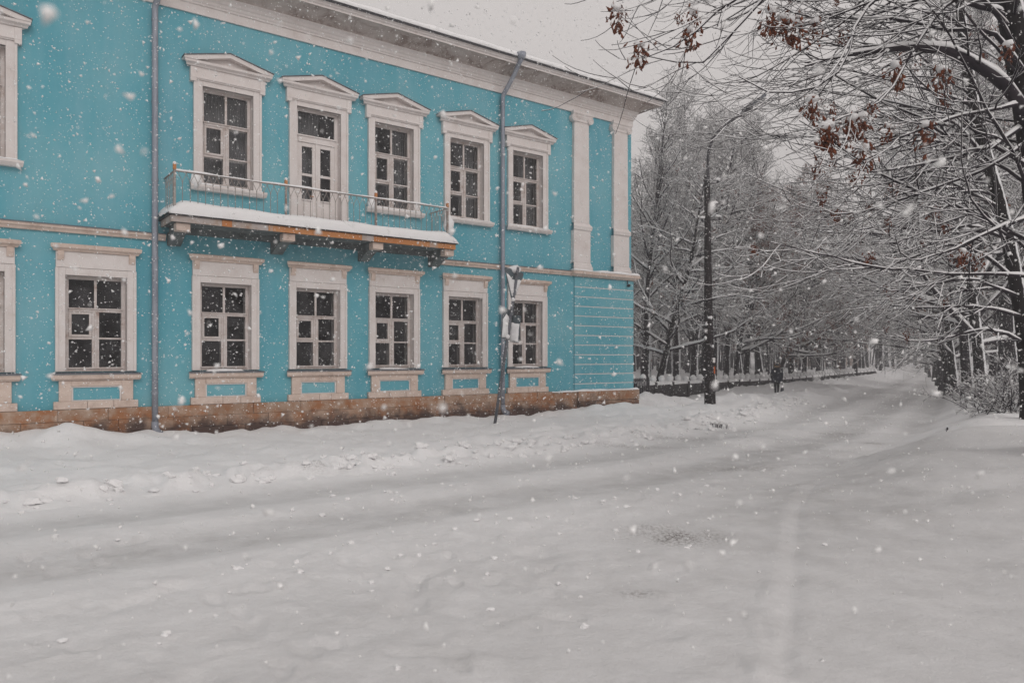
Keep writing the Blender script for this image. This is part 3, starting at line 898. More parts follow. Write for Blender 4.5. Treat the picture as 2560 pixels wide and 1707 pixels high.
# pilasters
def pilaster(x0, x1):
    c = (x0 + x1) / 2
    w = (x1 - x0) / 2
    PL = MB().prism_y([(c - w, z_(4.74)), (c + w, z_(4.74)), (c + w * .93, z_(8.32)), (c - w * .93, z_(8.32))], -.13, 0).build('pilaster', M['trim'], HB, bevel=.008)
    MB().box(c - w - .03, c + w + .03, -.16, 0, z_(3.32), z_(4.46)).build('pedestal', M['trim'], PL, bevel=.01)
    e = w + .03
    MB().prism_x([(0, z_(3.05)), (-.22, z_(3.05)), (-.22, z_(3.17)), (-.20, z_(3.19)), (-.185, z_(3.26)), (-.165, z_(3.318)), (0, z_(3.318))], c - e + .14, c + e - .14, .9, .9).build('base', M['trim'], PL)
    pts = [(0, z_(4.462)), (-.165, z_(4.462)), (-.20, z_(4.50)), (-.205, z_(4.55)), (-.215, z_(4.60)), (-.19, z_(4.66)), (-.15, z_(4.69)), (-.14, z_(4.738)), (0, z_(4.738))]
    MB().prism_x(pts, c - e + .14, c + e - .14, .9, .9).build('torus', M['trim'], PL)
    m = MB()
    m.box(c - w * 1.0, c + w * 1.0, -.15, 0, z_(8.32), z_(8.42))
    m.prism_x([(0, z_(8.42)), (-.16, z_(8.42)), (-.2, z_(8.5)), (-.2, z_(8.53)), (0, z_(8.53))], c - w, c + w)
    m.prism_x([(0, z_(8.53)), (-.2, z_(8.53)), (-.24, z_(8.58)), (-.24, z_(8.67)), (0, z_(8.67))], c - w - .03, c + w + .03, .35, .35)
    m.build('capital', M['trim'], PL)
    for s_ in (-1, 1):
        v = MB()
        cx, cz = c + s_ * (w + .01), z_(8.42)
        pr = [(cx + .13 * math.cos(a), cz + .13 * math.sin(a)) for a in np.linspace(0, 2 * math.pi, 18, endpoint=False)]
        v.prism_y(pr, -.21, -.02)
        v.tube([(cx + (.115 - .013 * k * .5) * math.cos(k * .7), -.215, cz + (.115 - .0065 * k) * math.sin(k * .7)) for k in range(15)], .016, 6)
        v.build('volute', M['trim'], PL, bevel=.006)
pilaster(17.60, 18.34)
pilaster(19.56, 20.31)

# main cornice with a return round the corner
def mitred(prof, name, mat, par, x0=XL, closed=False):
    n = len(prof)
    vs = [(x0, y, z) for y, z in prof] + [(XR - y, y, z) for y, z in prof] + [(XR - y, 11.5, z) for y, z in prof]
    rng_ = range(n) if closed else range(n - 1)
    fs = []
    for i in rng_:
        k = (i + 1) % n
        fs += [(i, n + i, n + k, k), (n + i, 2 * n + i, 2 * n + k, n + k)]
    return MB().add(vs, fs).build(name, mat, par)
C = mitred([(.01, z_(8.66)), (-.05, z_(8.66)), (-.05, z_(8.88)), (-.085, z_(8.895)), (-.085, z_(8.935)), (-.11, z_(8.96)), (-.12, z_(9.02)), (-.15, z_(9.05)), (-.165, z_(9.12)), (-.20, z_(9.165)), (-.205, z_(9.20))], 'cornice', M['trim'], HB)
mitred([(-.205, z_(9.199)), (-.23, z_(9.24)), (-.36, z_(9.30)), (-.56, z_(9.375)), (-.74, z_(9.43)), (-.745, z_(9.40)), (-.79, z_(9.40))], 'soffit', M['soffit'], C)
mitred([(-.79, z_(9.40)), (-.795, z_(9.45)), (-.83, z_(9.47)), (-.845, z_(9.51)), (-.875, z_(9.53)), (-.88, z_(9.548))], 'fascia', M['trim'], C)
mitred([(-.86, z_(9.549)), (-.935, z_(9.545)), (-.94, z_(9.575)), (-.90, z_(9.585)), (-.5, z_(9.66))], 'drip_edge', M['dark'], C)
# roof with its snow
RS = 0.27
def roofz(d): return z_(9.58) + RS * d
vs = [(XL, -.93, roofz(0)), (XR + .93, -.93, roofz(0)), (XR + .93, 12.9, roofz(0)), (XL, 12.9, roofz(0)), (XL, 6.0, roofz(6.93)), (XR - 6.0, 6.0, roofz(6.93))]
R_ = MB().add(vs, [(0, 1, 5, 4), (1, 2, 5), (2, 3, 4, 5)]).build('roof', M['dark'], HB)
xs = np.linspace(XL, XR + .96, 210); ds = np.concatenate([[0, .0, .02, .06, .12, .2, .3, .45], np.linspace(.7, 6.9, 18)])
XX, DD = np.meshgrid(xs, ds)
lift = 0.21 + .06 * N1(XX * .45, DD * .6) + .03 * N2(XX * 1.6, DD * 1.6) + .05 * np.maximum(0, N3(XX * .8 + 3, DD * 0))
edge = np.minimum(1, np.sqrt(np.maximum(0, DD) / .28)); edge[0] = 0
edge[1] = .25
rightd = np.maximum(0, (XR + .96 - XX))
edge = edge * np.minimum(1, np.sqrt(rightd / .3))
hip = np.minimum(DD, rightd)
Zr = roofz(0) + RS * hip + .012 + lift * edge
Yr = -.95 + DD - .03 * np.where(np.arange(len(ds))[:, None] == 1, 1, 0) * (1 + N2(XX * 2, DD))
na = len(xs)
i, j = np.meshgrid(np.arange(len(ds) - 1), np.arange(na - 1), indexing='ij')
Q = np.stack([i * na + j, i * na + j + 1, (i + 1) * na + j + 1, (i + 1) * na + j], -1).reshape(-1, 4)
o = link(bpy.data.objects.new('snow', np_mesh('roof_snow', np.stack([XX.ravel(), Yr.ravel(), Zr.ravel()], 1), Q, M['snow'], True)), R_)
o['kind'] = 'stuff'

# downpipes
def downpipe(x, bend):
    pts = [(x, -.15, z_(-1.65)), (x, -.15, z_(0)), (x, -.15, z_(4)), (x, -.15, z_(8.35)), (x, -.15, z_(8.5))]
    up = [(x + .02, -.22, z_(8.62)), (x + .12, -.62, z_(9.12)), (x + .14, -.72, z_(9.28)), (x + .14, -.86, z_(9.42)), (x + .14, -.98, z_(9.52))]
    DPp = MB().tube(pts + up, .072, 14).build('downpipe', M['pipe'], HB, smooth=True)
    m = MB()
    m.tube([(x + .14, -.98, z_(9.50)), (x + .14, -.98, z_(9.60)), (x + .14, -.98, z_(9.72))], [.085, .14, .15], 14)
    m.build('hopper', M['pipe'], DPp, smooth=True)
    m = MB().tube([(x, -.15, z_(-1.60)), (x, -.16, z_(-1.72)), (x + .02, -.22, z_(-1.82)), (x + .06, -.36, z_(-1.88))], [.085, .085, .085, .095], 14, caps=False)
    m.tube([(x + .06, -.357, z_(-1.88)), (x + .05, -.33, z_(-1.87))], .09, 12)
    m.build('shoe', M['pipe'], DPp, smooth=True)
    for h in (-.9, 1.0, 2.4, 4.3, 6.2, 8.2):
        MB().tube([(x, -.15, z_(h) - .025), (x, -.15, z_(h) + .025)], .082, 14).box(x - .012, x + .012, -.08, .0, z_(h) - .012, z_(h) + .012).build('clamp', M['pipe'], DPp)
downpipe(3.96, True)
downpipe(14.47, True)

# ------------------------------------------------------------------ balcony
BX0, BX1, BY = 4.12, 12.03, -1.10
B = MB().box(BX0 + .03, BX1 - .03, BY + .03, 0, z_(3.19), z_(3.33)).build('balcony', M['slab'], HB)
x = BX0
rr = random.Random(8)
segs = [4.12, 5.28, 5.52, 6.42, 6.86, 7.6, 8.7, 9.0, 9.35, 9.62, 10.9, 11.62, 12.03]
for k, (a, b) in enumerate(zip(segs[:-1], segs[1:])):
    MB().box(a + .002, b - .002, BY - .005 - .004 * (k % 2), BY + .025, z_(3.175), z_(3.325)).build('fascia_plate', M['paleplate' if k in (0, 2, 7, 10) and k != 10 else 'rust'], B)
for xx in ((BX0 - .004, BX0 + .025), (BX1 - .025, BX1 + .004)):
    MB().box(xx[0], xx[1], BY + .027, -.01, z_(3.176), z_(3.325)).build('fascia_plate', M['paleplate'], B)
MB().box(BX0 - .05, BX1 + .05, BY - .055, 0, z_(3.327), z_(3.352)).build('cover_sheet', M['dark'], B)
MB().box(BX0 + .2, BX1 - .2, -.22, -.002, z_(3.05), z_(3.188)).build('wall_beam', M['slab'], B)
# snow pillow on the slab
BSN = .34
n, k = 120, 15
vs, fs = [], []
for i in range(n + 1):
    x = BX0 - .07 + (BX1 - BX0 + .14) * i / n
    e = min(1, math.sqrt(max(0.0, min(x - BX0 + .07, BX1 + .07 - x)) / .35))
    e = max(e, 0.12)
    for j in range(k):
        a = j / (k - 1)
        y = BY - .085 + a * (abs(BY) + .085)
        prof_ = min(1, math.sqrt(a / .22 + .002)) if a < .22 else 1
        h = BSN * e * prof_ * (1 + .05 * math.sin(x * 1.7) + .04 * math.sin(x * 4.3 + 1) + .05 * math.sin(x * .8 + y * 3)) + (.10 * max(0, a - .75) / .25)
        if j == 0: h = 0.0
        if j == 1: y = BY - .09 - .015 * math.sin(x * 5); h = BSN * e * .45
        if j == 2: y = BY - .045; h = BSN * e * .78
        vs.append((x, y, z_(3.35) + h))
for i in range(n):
    for j in range(k - 1):
        fs.append((i * k + j, (i + 1) * k + j, (i + 1) * k + j + 1, i * k + j + 1))
fs.append(tuple(range(k))[::-1]); fs.append(tuple(range(n * k, n * k + k)))
o = MB().add(vs, fs).build('snow', M['snow'], B, smooth=True)
o['kind'] = 'stuff'
# brackets
for x in (4.26, 6.84, 9.38, 11.72):
    w = .15
    pr = [(-.0, z_(3.05) - .0), (0, z_(2.74)), (-.10, z_(2.73)), (-.20, z_(2.76)), (-.36, z_(2.84)), (-.55, z_(2.93)), (-.72, z_(2.965)), (-.76, z_(3.187)), (-.23, z_(3.187)), (-.23, z_(3.05))]
    MB().prism_x(pr, x, x + 2 * w).build('bracket', M['slab'], B, bevel=.012)
    MB().box(x - .01, x + 2 * w + .01, -1.02, -.762, z_(2.985), z_(3.173)).build('bracket_end', M['stone'], B, bevel=.012)
# railing
RY = BY + .07
ZR = z_(4.40)
for (p, q) in (((BX0 + .09, RY), (BX1 - .24, RY)), ((BX0 + .09, RY + .03), (BX0 + .09, -.02)), ((BX1 - .24, RY + .03), (BX1 - .24, -.02))):
    hr = MB().box(min(p[0], q[0]) - .02, max(p[0], q[0]) + .02, min(p[1], q[1]) - .02, max(p[1], q[1]) + .02, ZR - .025, ZR).build('handrail', M['iron'], B)
    MB().box(min(p[0], q[0]) - .012, max(p[0], q[0]) + .012, min(p[1], q[1]) - .012, max(p[1], q[1]) + .012, z_(3.46), z_(3.475)).build('bottom_rail', M['iron'], B)
    if p[1] == q[1]:
        snow_strip(p[0] - .02, q[0] + .02, RY - .034, RY + .034, ZR - .004, .05, B, 33)
for x in (BX0 + .09, 6.90, 9.45, BX1 - .24):
    MB().box(x - .026, x + .026, RY - .026, RY + .026, z_(3.35), ZR + .02).build('post', M['iron'], B)
    MB().box(x - .034, x + .034, RY - .034, RY + .034, ZR + .021, ZR + .15).build('finial', M['rust'], B, bevel=.006)
    o = MB().blob((x, RY, ZR + .16), (.045, .045, .05), jit=.1, seed=int(x * 10)).build('snow', M['snow'], B, smooth=True); o['kind'] = 'stuff'
bar = None
def baluster_mesh(horiz_x):
    m = MB()
    h0, h1 = 0.02, .70
    p = .088
    r = .008
    d = (lambda a: (a, 0)) if horiz_x else (lambda a: (0, a))
    m.tube([(0, 0, h0), (0, 0, h1)], r, 6)
    for s_ in (-1, 1):
        m.tube([(0, 0, h1), (*d(s_ * p * .35), h1 + .07), (*d(s_ * p * .8), h1 + .15), (*d(s_ * p), h1 + .225)], r * .9, 6)
    m.tube([(0, 0, h1 - .02), (0, 0, h1 + .02)], r * 1.9, 6)
    return m.mesh('baluster', M['iron'])
bx_, by_ = baluster_mesh(True), baluster_mesh(False)
x = BX0 + .09 + .176
posts = (6.90, 9.45)
while x < BX1 - .30:
    if all(abs(x - p) > .05 for p in posts):
        o = link(bpy.data.objects.new('baluster', bx_), B); o.location = (x, RY, z_(3.45))
    x += .176
for xx in (BX0 + .09, BX1 - .24):
    y = RY + .176
    while y < -.1:
        o = link(bpy.data.objects.new('baluster', by_), B); o.location = (xx, y, z_(3.45))
        y += .176
# blown snow sitting in the balcony's corners
for (x, y, zz, r, sd) in ((4.9, -.16, z_(4.42), (.14, .10, .2), 1), (11.9, RY + .1, z_(3.95), (.16, .12, .28), 2), (9.75, -.16, z_(4.4), (.12, .09, .16), 3)):
    o = MB().blob((x, y, zz), r, jit=.18, seed=sd).build('snow', M['snow'], B, smooth=True); o['kind'] = 'stuff'

# ------------------------------------------------------------------ traffic sign
def traffic_sign():
    bx, by = st2w(12.85, 18.1)
    T = empty('traffic_sign', (bx, by, gz(bx, by) - .05))
    tag(T, 'leaning grey signpost with triangular and rectangular signs plastered with snow', 'road sign')
    lean = Vector((.148, .02, 1)).normalized()
    P0 = Vector((0, 0, -.25))
    MB().tube([P0, P0 + lean * 2.6, P0 + lean * 5.0], .046, 12).build('pole', M['galv'], T, smooth=True)
    def plate(poly, hgt, yaw, off, name, tilt=0.0, side=0.0):
        R = Matrix.Rotation(yaw, 4, 'Z')
        base = P0 + lean * hgt
        rt = (R @ Vector((1, 0, 0)))
        nrm = (R @ Vector((0, -1, 0)))
        upv = (lean - nrm * lean.dot(nrm)).normalized()
        rt = upv.cross(nrm).normalized() * -1
        ce = base - nrm * off + rt * side
        m = MB()
        n = len(poly)
        vs = [ce + rt * a + upv * b for a, b in poly] + [ce + rt * a + upv * b - nrm * .012 for a, b in poly]
        m.add(vs, [tuple(range(n)), tuple(range(n, 2 * n))[::-1]] + [(i, n + i, n + (i + 1) % n, (i + 1) % n) for i in range(n)])
        o = m.build(name, M['sign_back'], T)
        return o, ce, rt, upv, nrm
    def stuck(ce, rt, upv, nrm, poly, par, seed):
        # snow stuck to the plate: a lumpy sheet of real thickness
        r = random.Random(seed)
        n = len(poly)
        m = MB()
        K = 26
        c0 = (sum(p[0] for p in poly) / n, sum(p[1] for p in poly) / n)
        ring = []
        for i in range(n):
            a, b = poly[i], poly[(i + 1) % n]
            for k in range(K // n):
                f = k / (K // n)
                ring.append((a[0] + (b[0] - a[0]) * f, a[1] + (b[1] - a[1]) * f))
        vs = []
        lv = [(1.0, 0.004), (.93, .035), (.7, .06), (.35, .05)]
        for (q, h) in lv:
            for (a, b) in ring:
                j = q * (1 + r.uniform(-.05, .03))
                vs.append(ce + rt * (c0[0] + (a - c0[0]) * j) + upv * (c0[1] + (b - c0[1]) * j) + nrm * (h * r.uniform(.7, 1.3)))
        vs.append(ce + rt * c0[0] + upv * c0[1] + nrm * .05)
        L = len(ring)
        fs = []
        for q in range(len(lv) - 1):
            for i in range(L):
                fs.append((q * L + i, q * L + (i + 1) % L, (q + 1) * L + (i + 1) % L, (q + 1) * L + i))
        for i in range(L): fs.append(((len(lv) - 1) * L + i, (len(lv) - 1) * L + (i + 1) % L, len(vs) - 1))
        o = m.add(vs, fs).build('snow', M['snow'], par, smooth=True); o['kind'] = 'stuff'
    tri = [(-.47, .40), (0.0, -.52), (.47, .40)]
    tri = [(-.47, .42), (-.49, .36), (-.03, -.52), (.03, -.52), (.49, .36), (.47, .42)]
    o, *fr = plate(tri, 4.50, math.radians(54), .075, 'triangle_plate')
    stuck(*fr, [(-.38, .18), (-.06, -.40), (.04, -.40), (.40, .26), (.1, .12)], o, 4)
    ce, rt, upv, nrm = fr
    o2 = MB().blob(tuple(ce + upv * .44), (.2, .12, .12), jit=.15, seed=8).build('snow', M['snow'], o, smooth=True); o2['kind'] = 'stuff'
    rect = [(-.30, .45), (-.30, -.45), (.30, -.45), (.30, .45)]
    o, *fr = plate(rect, 3.28, math.radians(58), .075, 'square_plate')
    stuck(*fr, [(-.22, .22), (-.27, -.42), (.27, -.42), (.27, .12), (.1, .3)], o, 5)
    o, *fr = plate([(-.27, .40), (-.27, -.40), (.27, -.40), (.27, .40)], 3.16, math.radians(-38), .11, 'square_plate', side=-.05)
    stuck(*fr, [(-.25, .15), (-.25, -.38), (.25, -.38), (.25, .2)], o, 6)
    for h in (4.2, 4.8, 3.0, 3.55):
        MB().tube([P0 + lean * (h - .02), P0 + lean * (h + .02)], .062, 10).build('clamp', M['galv'], T)
    for h, sd in ((4.02, 2), (2.9, 3)):
        c = P0 + lean * h
        o = MB().blob((c.x, c.y - .05, c.z), (.06, .05, .06), jit=.2, seed=sd).build('snow', M['snow'], T, smooth=True); o['kind'] = 'stuff'
traffic_sign()

# ------------------------------------------------------------------ street lamps
def street_lamp(bx, by, label, scale=1.0, detail=True, group=None):
    L = empty('street_lamp', (bx, by, gz(bx, by) - .1))
    tag(L, label, 'street lamp', group)
    def p(x, z, y=0.0): return (x * scale, y * scale, z * scale)
    rr = random.Random(int(bx * 10))
    pts = [p(.03 + rr.uniform(-.01, .01), z) if z else p(.05, -.4) for z in (0, 1.0, 2.2, 3.4, 4.7, 6.0, 7.3, 8.5)]
    pts = [p(.05 - .010 * z, z) if z else p(.05, -.4) for z in (0, 1.0, 2.2, 3.4, 4.7, 6.0, 7.3, 8.5)]
    MB().tube(pts, [r * scale for r in (.185, .18, .172, .16, .145, .13, .115, .105)], 12).build('pole', M['pole'], L, smooth=True)
    arm = [p(-.03, 8.1, -.09), p(-.03, 8.6, -.09), p(-.02, 9.15, -.09), p(.01, 9.45, -.12), p(.12, 9.78, -.16), p(.34, 10.08, -.22), p(.75, 10.4, -.34), p(1.2, 10.72, -.46)]
    A = MB().tube(arm, .056 * scale, 10).build('arm', M['dark'], L, smooth=True)
    sn = [(x, y, z + .06 * scale) for x, y, z in arm[4:]]
    o = MB().tube(sn, [.008 * scale, .03 * scale, .035 * scale, .03 * scale], 8).build('snow', M['snow'], A, smooth=True); o['kind'] = 'stuff'
    d = Vector((.72, -.18, .52)).normalized()
    e = Vector(arm[-1])
    def headbox(a0, a1, w, h, zoff):
        s_ = d.cross(Vector((0, 0, 1))).normalized(); u = s_.cross(d)
        m = MB()
        vs = []
        for a, k in ((a0, .8), (a0 + (a1 - a0) * .3, 1), (a1 - .05, 1), (a1, .6)):
            c = e + d * a * scale + u * zoff * scale
            for (q, r) in ((-1, -1), (1, -1), (1.0, .4), (.5, 1), (-.5, 1), (-1.0, .4)):
                vs.append(c + s_ * q * w * k * scale + u * r * h * k * scale)
        fs = [tuple(range(6))[::-1], tuple(range(18, 24))]
        for r in range(3):
            fs += [(r * 6 + i, r * 6 + (i + 1) % 6, r * 6 + 6 + (i + 1) % 6, r * 6 + 6 + i) for i in range(6)]
        return m.add(vs, fs)
    H = headbox(-.06, .34, .10, .10, 0).build('ballast_box', M['dark'], L)
    headbox(.33, .92, .11, .06, 0.02).build('lamp_head', M['galv'], L)
    headbox(.40, .86, .09, .04, -.06).build('diffuser', M['lamp_glass'], L)
    o = headbox(.32, .92, .10, .05, .10).build('snow', M['snow'], L, smooth=True); o['kind'] = 'stuff'
    if detail:
        # timber prop strapped to the foot, crossarm stubs with insulators, notices
        MB().tube([p(.22, -.4, .05), p(.19, .6, .05), p(.15, 1.75, .03)], [.10, .095, .085], 10).build('foot_prop', M['pole'], L, smooth=True)
        for z in (.55, 1.25): MB().tube([p(.09, z - .03, .02), p(.09, z + .03, .02)], .215, 16).build('strap', M['dark'], L)
        for k, (z, w, sd) in enumerate(((8.2, .42, 1), (7.35, .34, 1), (6.85, .5, 1), (6.8, -.25, -1))):
            AR = MB().tube([p(0, z), p(w, z + .02)], .022, 8).build('crossarm', M['dark'], L)
            MB().tube([p(w * .85, z), p(w * .85, z + .07), p(w * .85, z + .13)], [.03, .045, .03], 10).build('insulator', M['dark'], AR, smooth=True)
            o = MB().blob(p(w * .75, z + .15), (.13, .07, .05), jit=.25, seed=k).build('snow', M['snow'], AR, smooth=True); o['kind'] = 'stuff'
        for k, (x, z, r) in enumerate(((.05, 3.25, (.11, .07, .07)), (-.12, 2.5, (.05, .06, .07)), (-.1, 3.0, (.06, .07, .05)), (.13, 2.2, (.05, .07, .06)))):
            o = MB().blob(p(x, z, -.12), r, jit=.25, seed=k + 9).build('snow', M['snow'], L, smooth=True); o['kind'] = 'stuff'
        MB().box(.16, .20, -.24, -.20, 1.2, 1.46).build('orange_notice', M['orange_paint'], L)
        MB().box(.12, .21, -.215, -.19, 1.6, 1.78).build('paper_notice', M['white_paint'], L)
        MB().box(.2, .27, -.21, -.18, .72, .98).build('number_plate', M['white_paint'], L)
    return L
lx, ly = pix(1770, 1021, 27.6)[:2]
street_lamp(lx, ly, 'tall dark timber street lamp with curved arm standing in the snow beside the house corner', 1.0)
for (px, z, lab) in ((2138, 74, 'slim distant lamp post beside the low park wall, first past the walking person'), (2200, 93, 'hazy distant lamp post further along the wall, thin against the trees'), (2245, 114, 'faintest lamp post deep in the haze of the avenue')):
    X = (px - CX) / FPX * z
    street_lamp(X, z, lab, 1.02, False, 'lamp posts along the avenue')

# ------------------------------------------------------------------ park wall
PW = empty('park_wall', (5.3, 33.0, 0))
tag(PW, 'low dark stone park wall with snow-capped posts running along the avenue', 'wall')
wdx, wdy = 0.5718, 0.8204
rz = math.atan2(wdy, wdx)
def wl(a):   # world point along the wall
    return 5.3 + wdx * a, 33 + wdy * a
a = -2.2
k = 0
rr = random.Random(12)
knob = MB().blob((0, 0, .13), (.16, .16, .17), n=8, m=10, jit=.08, seed=3).mesh('knob_snow', M['snow'], True)
postm = MB().box(-.13, .13, -.17, .17, -1.4, .06).mesh('post', M['granite'])
while a < 62:
    ln = 2.0 if a > 0.2 else 2.2
    x0, y0 = wl(a); x1, y1 = wl(a + ln)
    zt = float(basez(np.array([(y0 + y1) / 2]))[0]) + .86
    o = MB().box(.14, ln - .14, -.12, .12, -1.4, 0).build('wall_panel', M['dark' if a < -1 else 'granite'], PW, bevel=.02)
    o.location = (x0 - 5.3, y0 - 33, zt + (.16 if a < -1 else 0)); o.rotation_euler = (0, 0, rz)
    s_ = MB()
    vs, fs = [], []
    for i in range(13):
        xx = .1 + (ln - .2) * i / 12
        h = .15 + .03 * rr.uniform(-1, 1)
        vs += [(xx, -.17, -.01), (xx, -.16, h * .6), (xx, -.05, h), (xx, .1, h * .95), (xx, .2, 0)]
    fs = [(i * 5 + j, i * 5 + 5 + j, i * 5 + 6 + j, i * 5 + 1 + j) for i in range(12) for j in range(4)]
    o2 = s_.add(vs, fs).build('snow', M['snow'], PW, smooth=True); o2['kind'] = 'stuff'
    o2.location = o.location; o2.rotation_euler = o.rotation_euler
    for f in ((0.0, 1), (.5, 0)):
        px_, py_ = wl(a + ln * f[0])
        if f[1]:
            q = link(bpy.data.objects.new('post', postm), PW); q.location = (px_ - 5.3, py_ - 33, zt + .06); q.rotation_euler = (0, 0, rz)
        q = link(bpy.data.objects.new('snow_knob', knob), PW); q.location = (px_ - 5.3, py_ - 33, zt + .12); q.scale = (1, 1, rr.uniform(.9, 1.3))
    a += ln
    k += 1
# slatted metal gate leaf by the house corner
g0 = pix(1578, 985, 31.5); g1 = pix(1617, 985, 32.3)
GT = empty('metal_gate', (g0[0], g0[1], gz(g0[0], g0[1])))
tag(GT, 'dark slatted metal gate between the house corner and the park wall', 'gate')
dv = Vector((g1[0] - g0[0], g1[1] - g0[1], 0)); ln = dv.length; GT.rotation_euler = (0, 0, math.atan2(dv.y, dv.x))
zt = CAMZ + (HY - 945) / FPX * 32 - GT.location.z
for i in range(9):
    x = ln * i / 8
    MB().box(x - .025, x + .025, -.02, .02, -.3, zt).build('slat', M['dark'], GT)
MB().box(-.05, ln + .05, .022, .05, zt - .12, zt - .06).box(-.05, ln + .05, .022, .05, .12, .18).build('cross_rail', M['dark'], GT)
for x in (-.1, ln + .1): MB().box(x - .045, x + .045, -.05, .05, -.3, zt + .02).build('gate_post', M['dark'], GT)

# ------------------------------------------------------------------ trees
UP = np.array([0., 0., 1.])
def norm(v): return v / np.maximum(np.linalg.norm(v, axis=-1, keepdims=True), 1e-9)

def grow(P0, D0, L, R0, n, wig, tr0, tr1, taper, r):
    m = len(P0)
    P = np.zeros((m, n, 3)); P[:, 0] = P0
    d = norm(D0)
    for i in range(1, n):
        t = (i - 1) / max(1, n - 2)
        d = norm(d + r.normal(0, wig, (m, 3)) + (tr0 + (tr1 - tr0) * t) * UP)
        P[:, i] = P[:, i - 1] + d * (L / (n - 1))[:, None]
    tt = np.linspace(0, 1, n)[None, :]
    R = R0[:, None] * (1 - tt * (1 - taper))
    return P, R

def kids(P, R, cnt, t0, t1, a0, a1, flat, r, bias=None):
    m, n, _ = P.shape
    t = (np.arange(cnt)[None, :] + r.uniform(0, 1, (m, cnt))) / cnt * (t1 - t0) + t0
    x = t * (n - 1)
    i = np.minimum(x.astype(int), n - 2); f = (x - i)[..., None]
    mi = np.arange(m)[:, None]
    pos = P[mi, i] * (1 - f) + P[mi, i + 1] * f
    tan = norm(P[mi, i + 1] - P[mi, i])
    rad = R[mi, i] * (1 - f[..., 0]) + R[mi, i + 1] * f[..., 0]
    q = r.normal(0, 1, (m, cnt, 3)); q[..., 2] *= flat
    if bias is not None: q = q + bias
    q = q - tan * (q * tan).sum(-1, keepdims=True)
    q = norm(q)
    a = r.uniform(a0, a1, (m, cnt))[..., None]
    d = tan * np.cos(a) + q * np.sin(a)
    return pos.reshape(-1, 3), d.reshape(-1, 3), rad.ravel(), t.ravel()

class Wood:
    def __init__(self): self.groups = []
    def add(self, P, R, k): self.groups.append((P, R, k))
    def mesh(self, name, mat, lo=None, hi=None):
        Vs, Qs, o = [], [], 0
        for (P, R, k) in self.groups:
            m, n, _ = P.shape
            T = np.zeros_like(P); T[:, 1:-1] = P[:, 2:] - P[:, :-2]; T[:, 0] = P[:, 1] - P[:, 0]; T[:, -1] = P[:, -1] - P[:, -2]
            T = norm(T)
            ref = np.where((np.abs(T[:, :1, 2:3]) > .8), np.array([1., 0, 0]), UP)
            ref = np.broadcast_to(ref, T.shape)
            U = norm(np.cross(T, ref)); W = np.cross(U, T)
            a = np.arange(k) / k * 2 * np.pi
            V = P[:, :, None, :] + R[:, :, None, None] * (np.cos(a)[None, None, :, None] * U[:, :, None, :] + np.sin(a)[None, None, :, None] * W[:, :, None, :])
            Vs.append(V.reshape(-1, 3))
            b, i, j = np.meshgrid(np.arange(m), np.arange(n - 1), np.arange(k), indexing='ij')
            j2 = (j + 1) % k
            Q = np.stack([b * n * k + i * k + j, b * n * k + i * k + j2, b * n * k + (i + 1) * k + j2, b * n * k + (i + 1) * k + j], -1).reshape(-1, 4) + o
            Qs.append(Q); o += m * n * k
        return np_mesh(name, np.concatenate(Vs), np.concatenate(Qs), mat, True)
    def snow(self, name, mat, r, thick=1.0, wmin=.007, cover=.8, lv=None):
        Vs, Qs, o = [], [], 0
        wm0, th0 = wmin, thick
        for gi, (P, R, k) in enumerate(self.groups):
            wmin, thick = wm0 * (lv[gi] if lv else 1), th0
            m, n, _ = P.shape
            T = np.zeros_like(P); T[:, 1:-1] = P[:, 2:] - P[:, :-2]; T[:, 0] = P[:, 1] - P[:, 0]; T[:, -1] = P[:, -1] - P[:, -2]
            T = norm(T)
            hz = np.sqrt(np.maximum(0, 1 - T[..., 2] ** 2))
            U = norm(np.cross(T, UP) + 1e-6); W = np.cross(U, T)
            ok = (r.uniform(0, 1, (m, n)) < cover) * np.clip((hz - .35) / .4, 0, 1)
            h = thick * (wmin * 1.5 + np.where(R > .025, np.minimum(R * 1.5, .11), R * .9) + .004) * ok * r.uniform(.55, 1.25, (m, n))
            w = (R * .92 + wmin * .55) * np.where(ok > .05, 1, .3)
            h = np.where(ok > .05, h, -R * .2)
            h[:, 0] *= .4; h[:, -1] *= .6
            base = P + W * (R * .55)[..., None]
            ring = np.stack([base - U * w[..., None], base + W * h[..., None] * .9 - U * (w * .5)[..., None], base + W * h[..., None] + U * (w * .35)[..., None], base + U * w[..., None]], 2)
            Vs.append(ring.reshape(-1, 3))
            kk = 4
            b, i, j = np.meshgrid(np.arange(m), np.arange(n - 1), np.arange(kk), indexing='ij')
            j2 = (j + 1) % kk
            Q = np.stack([b * n * kk + i * kk + j, b * n * kk + i * kk + j2, b * n * kk + (i + 1) * kk + j2, b * n * kk + (i + 1) * kk + j], -1).reshape(-1, 4) + o
            Qs.append(Q); o += m * n * kk
        return np_mesh(name, np.concatenate(Vs), np.concatenate(Qs), mat, True)

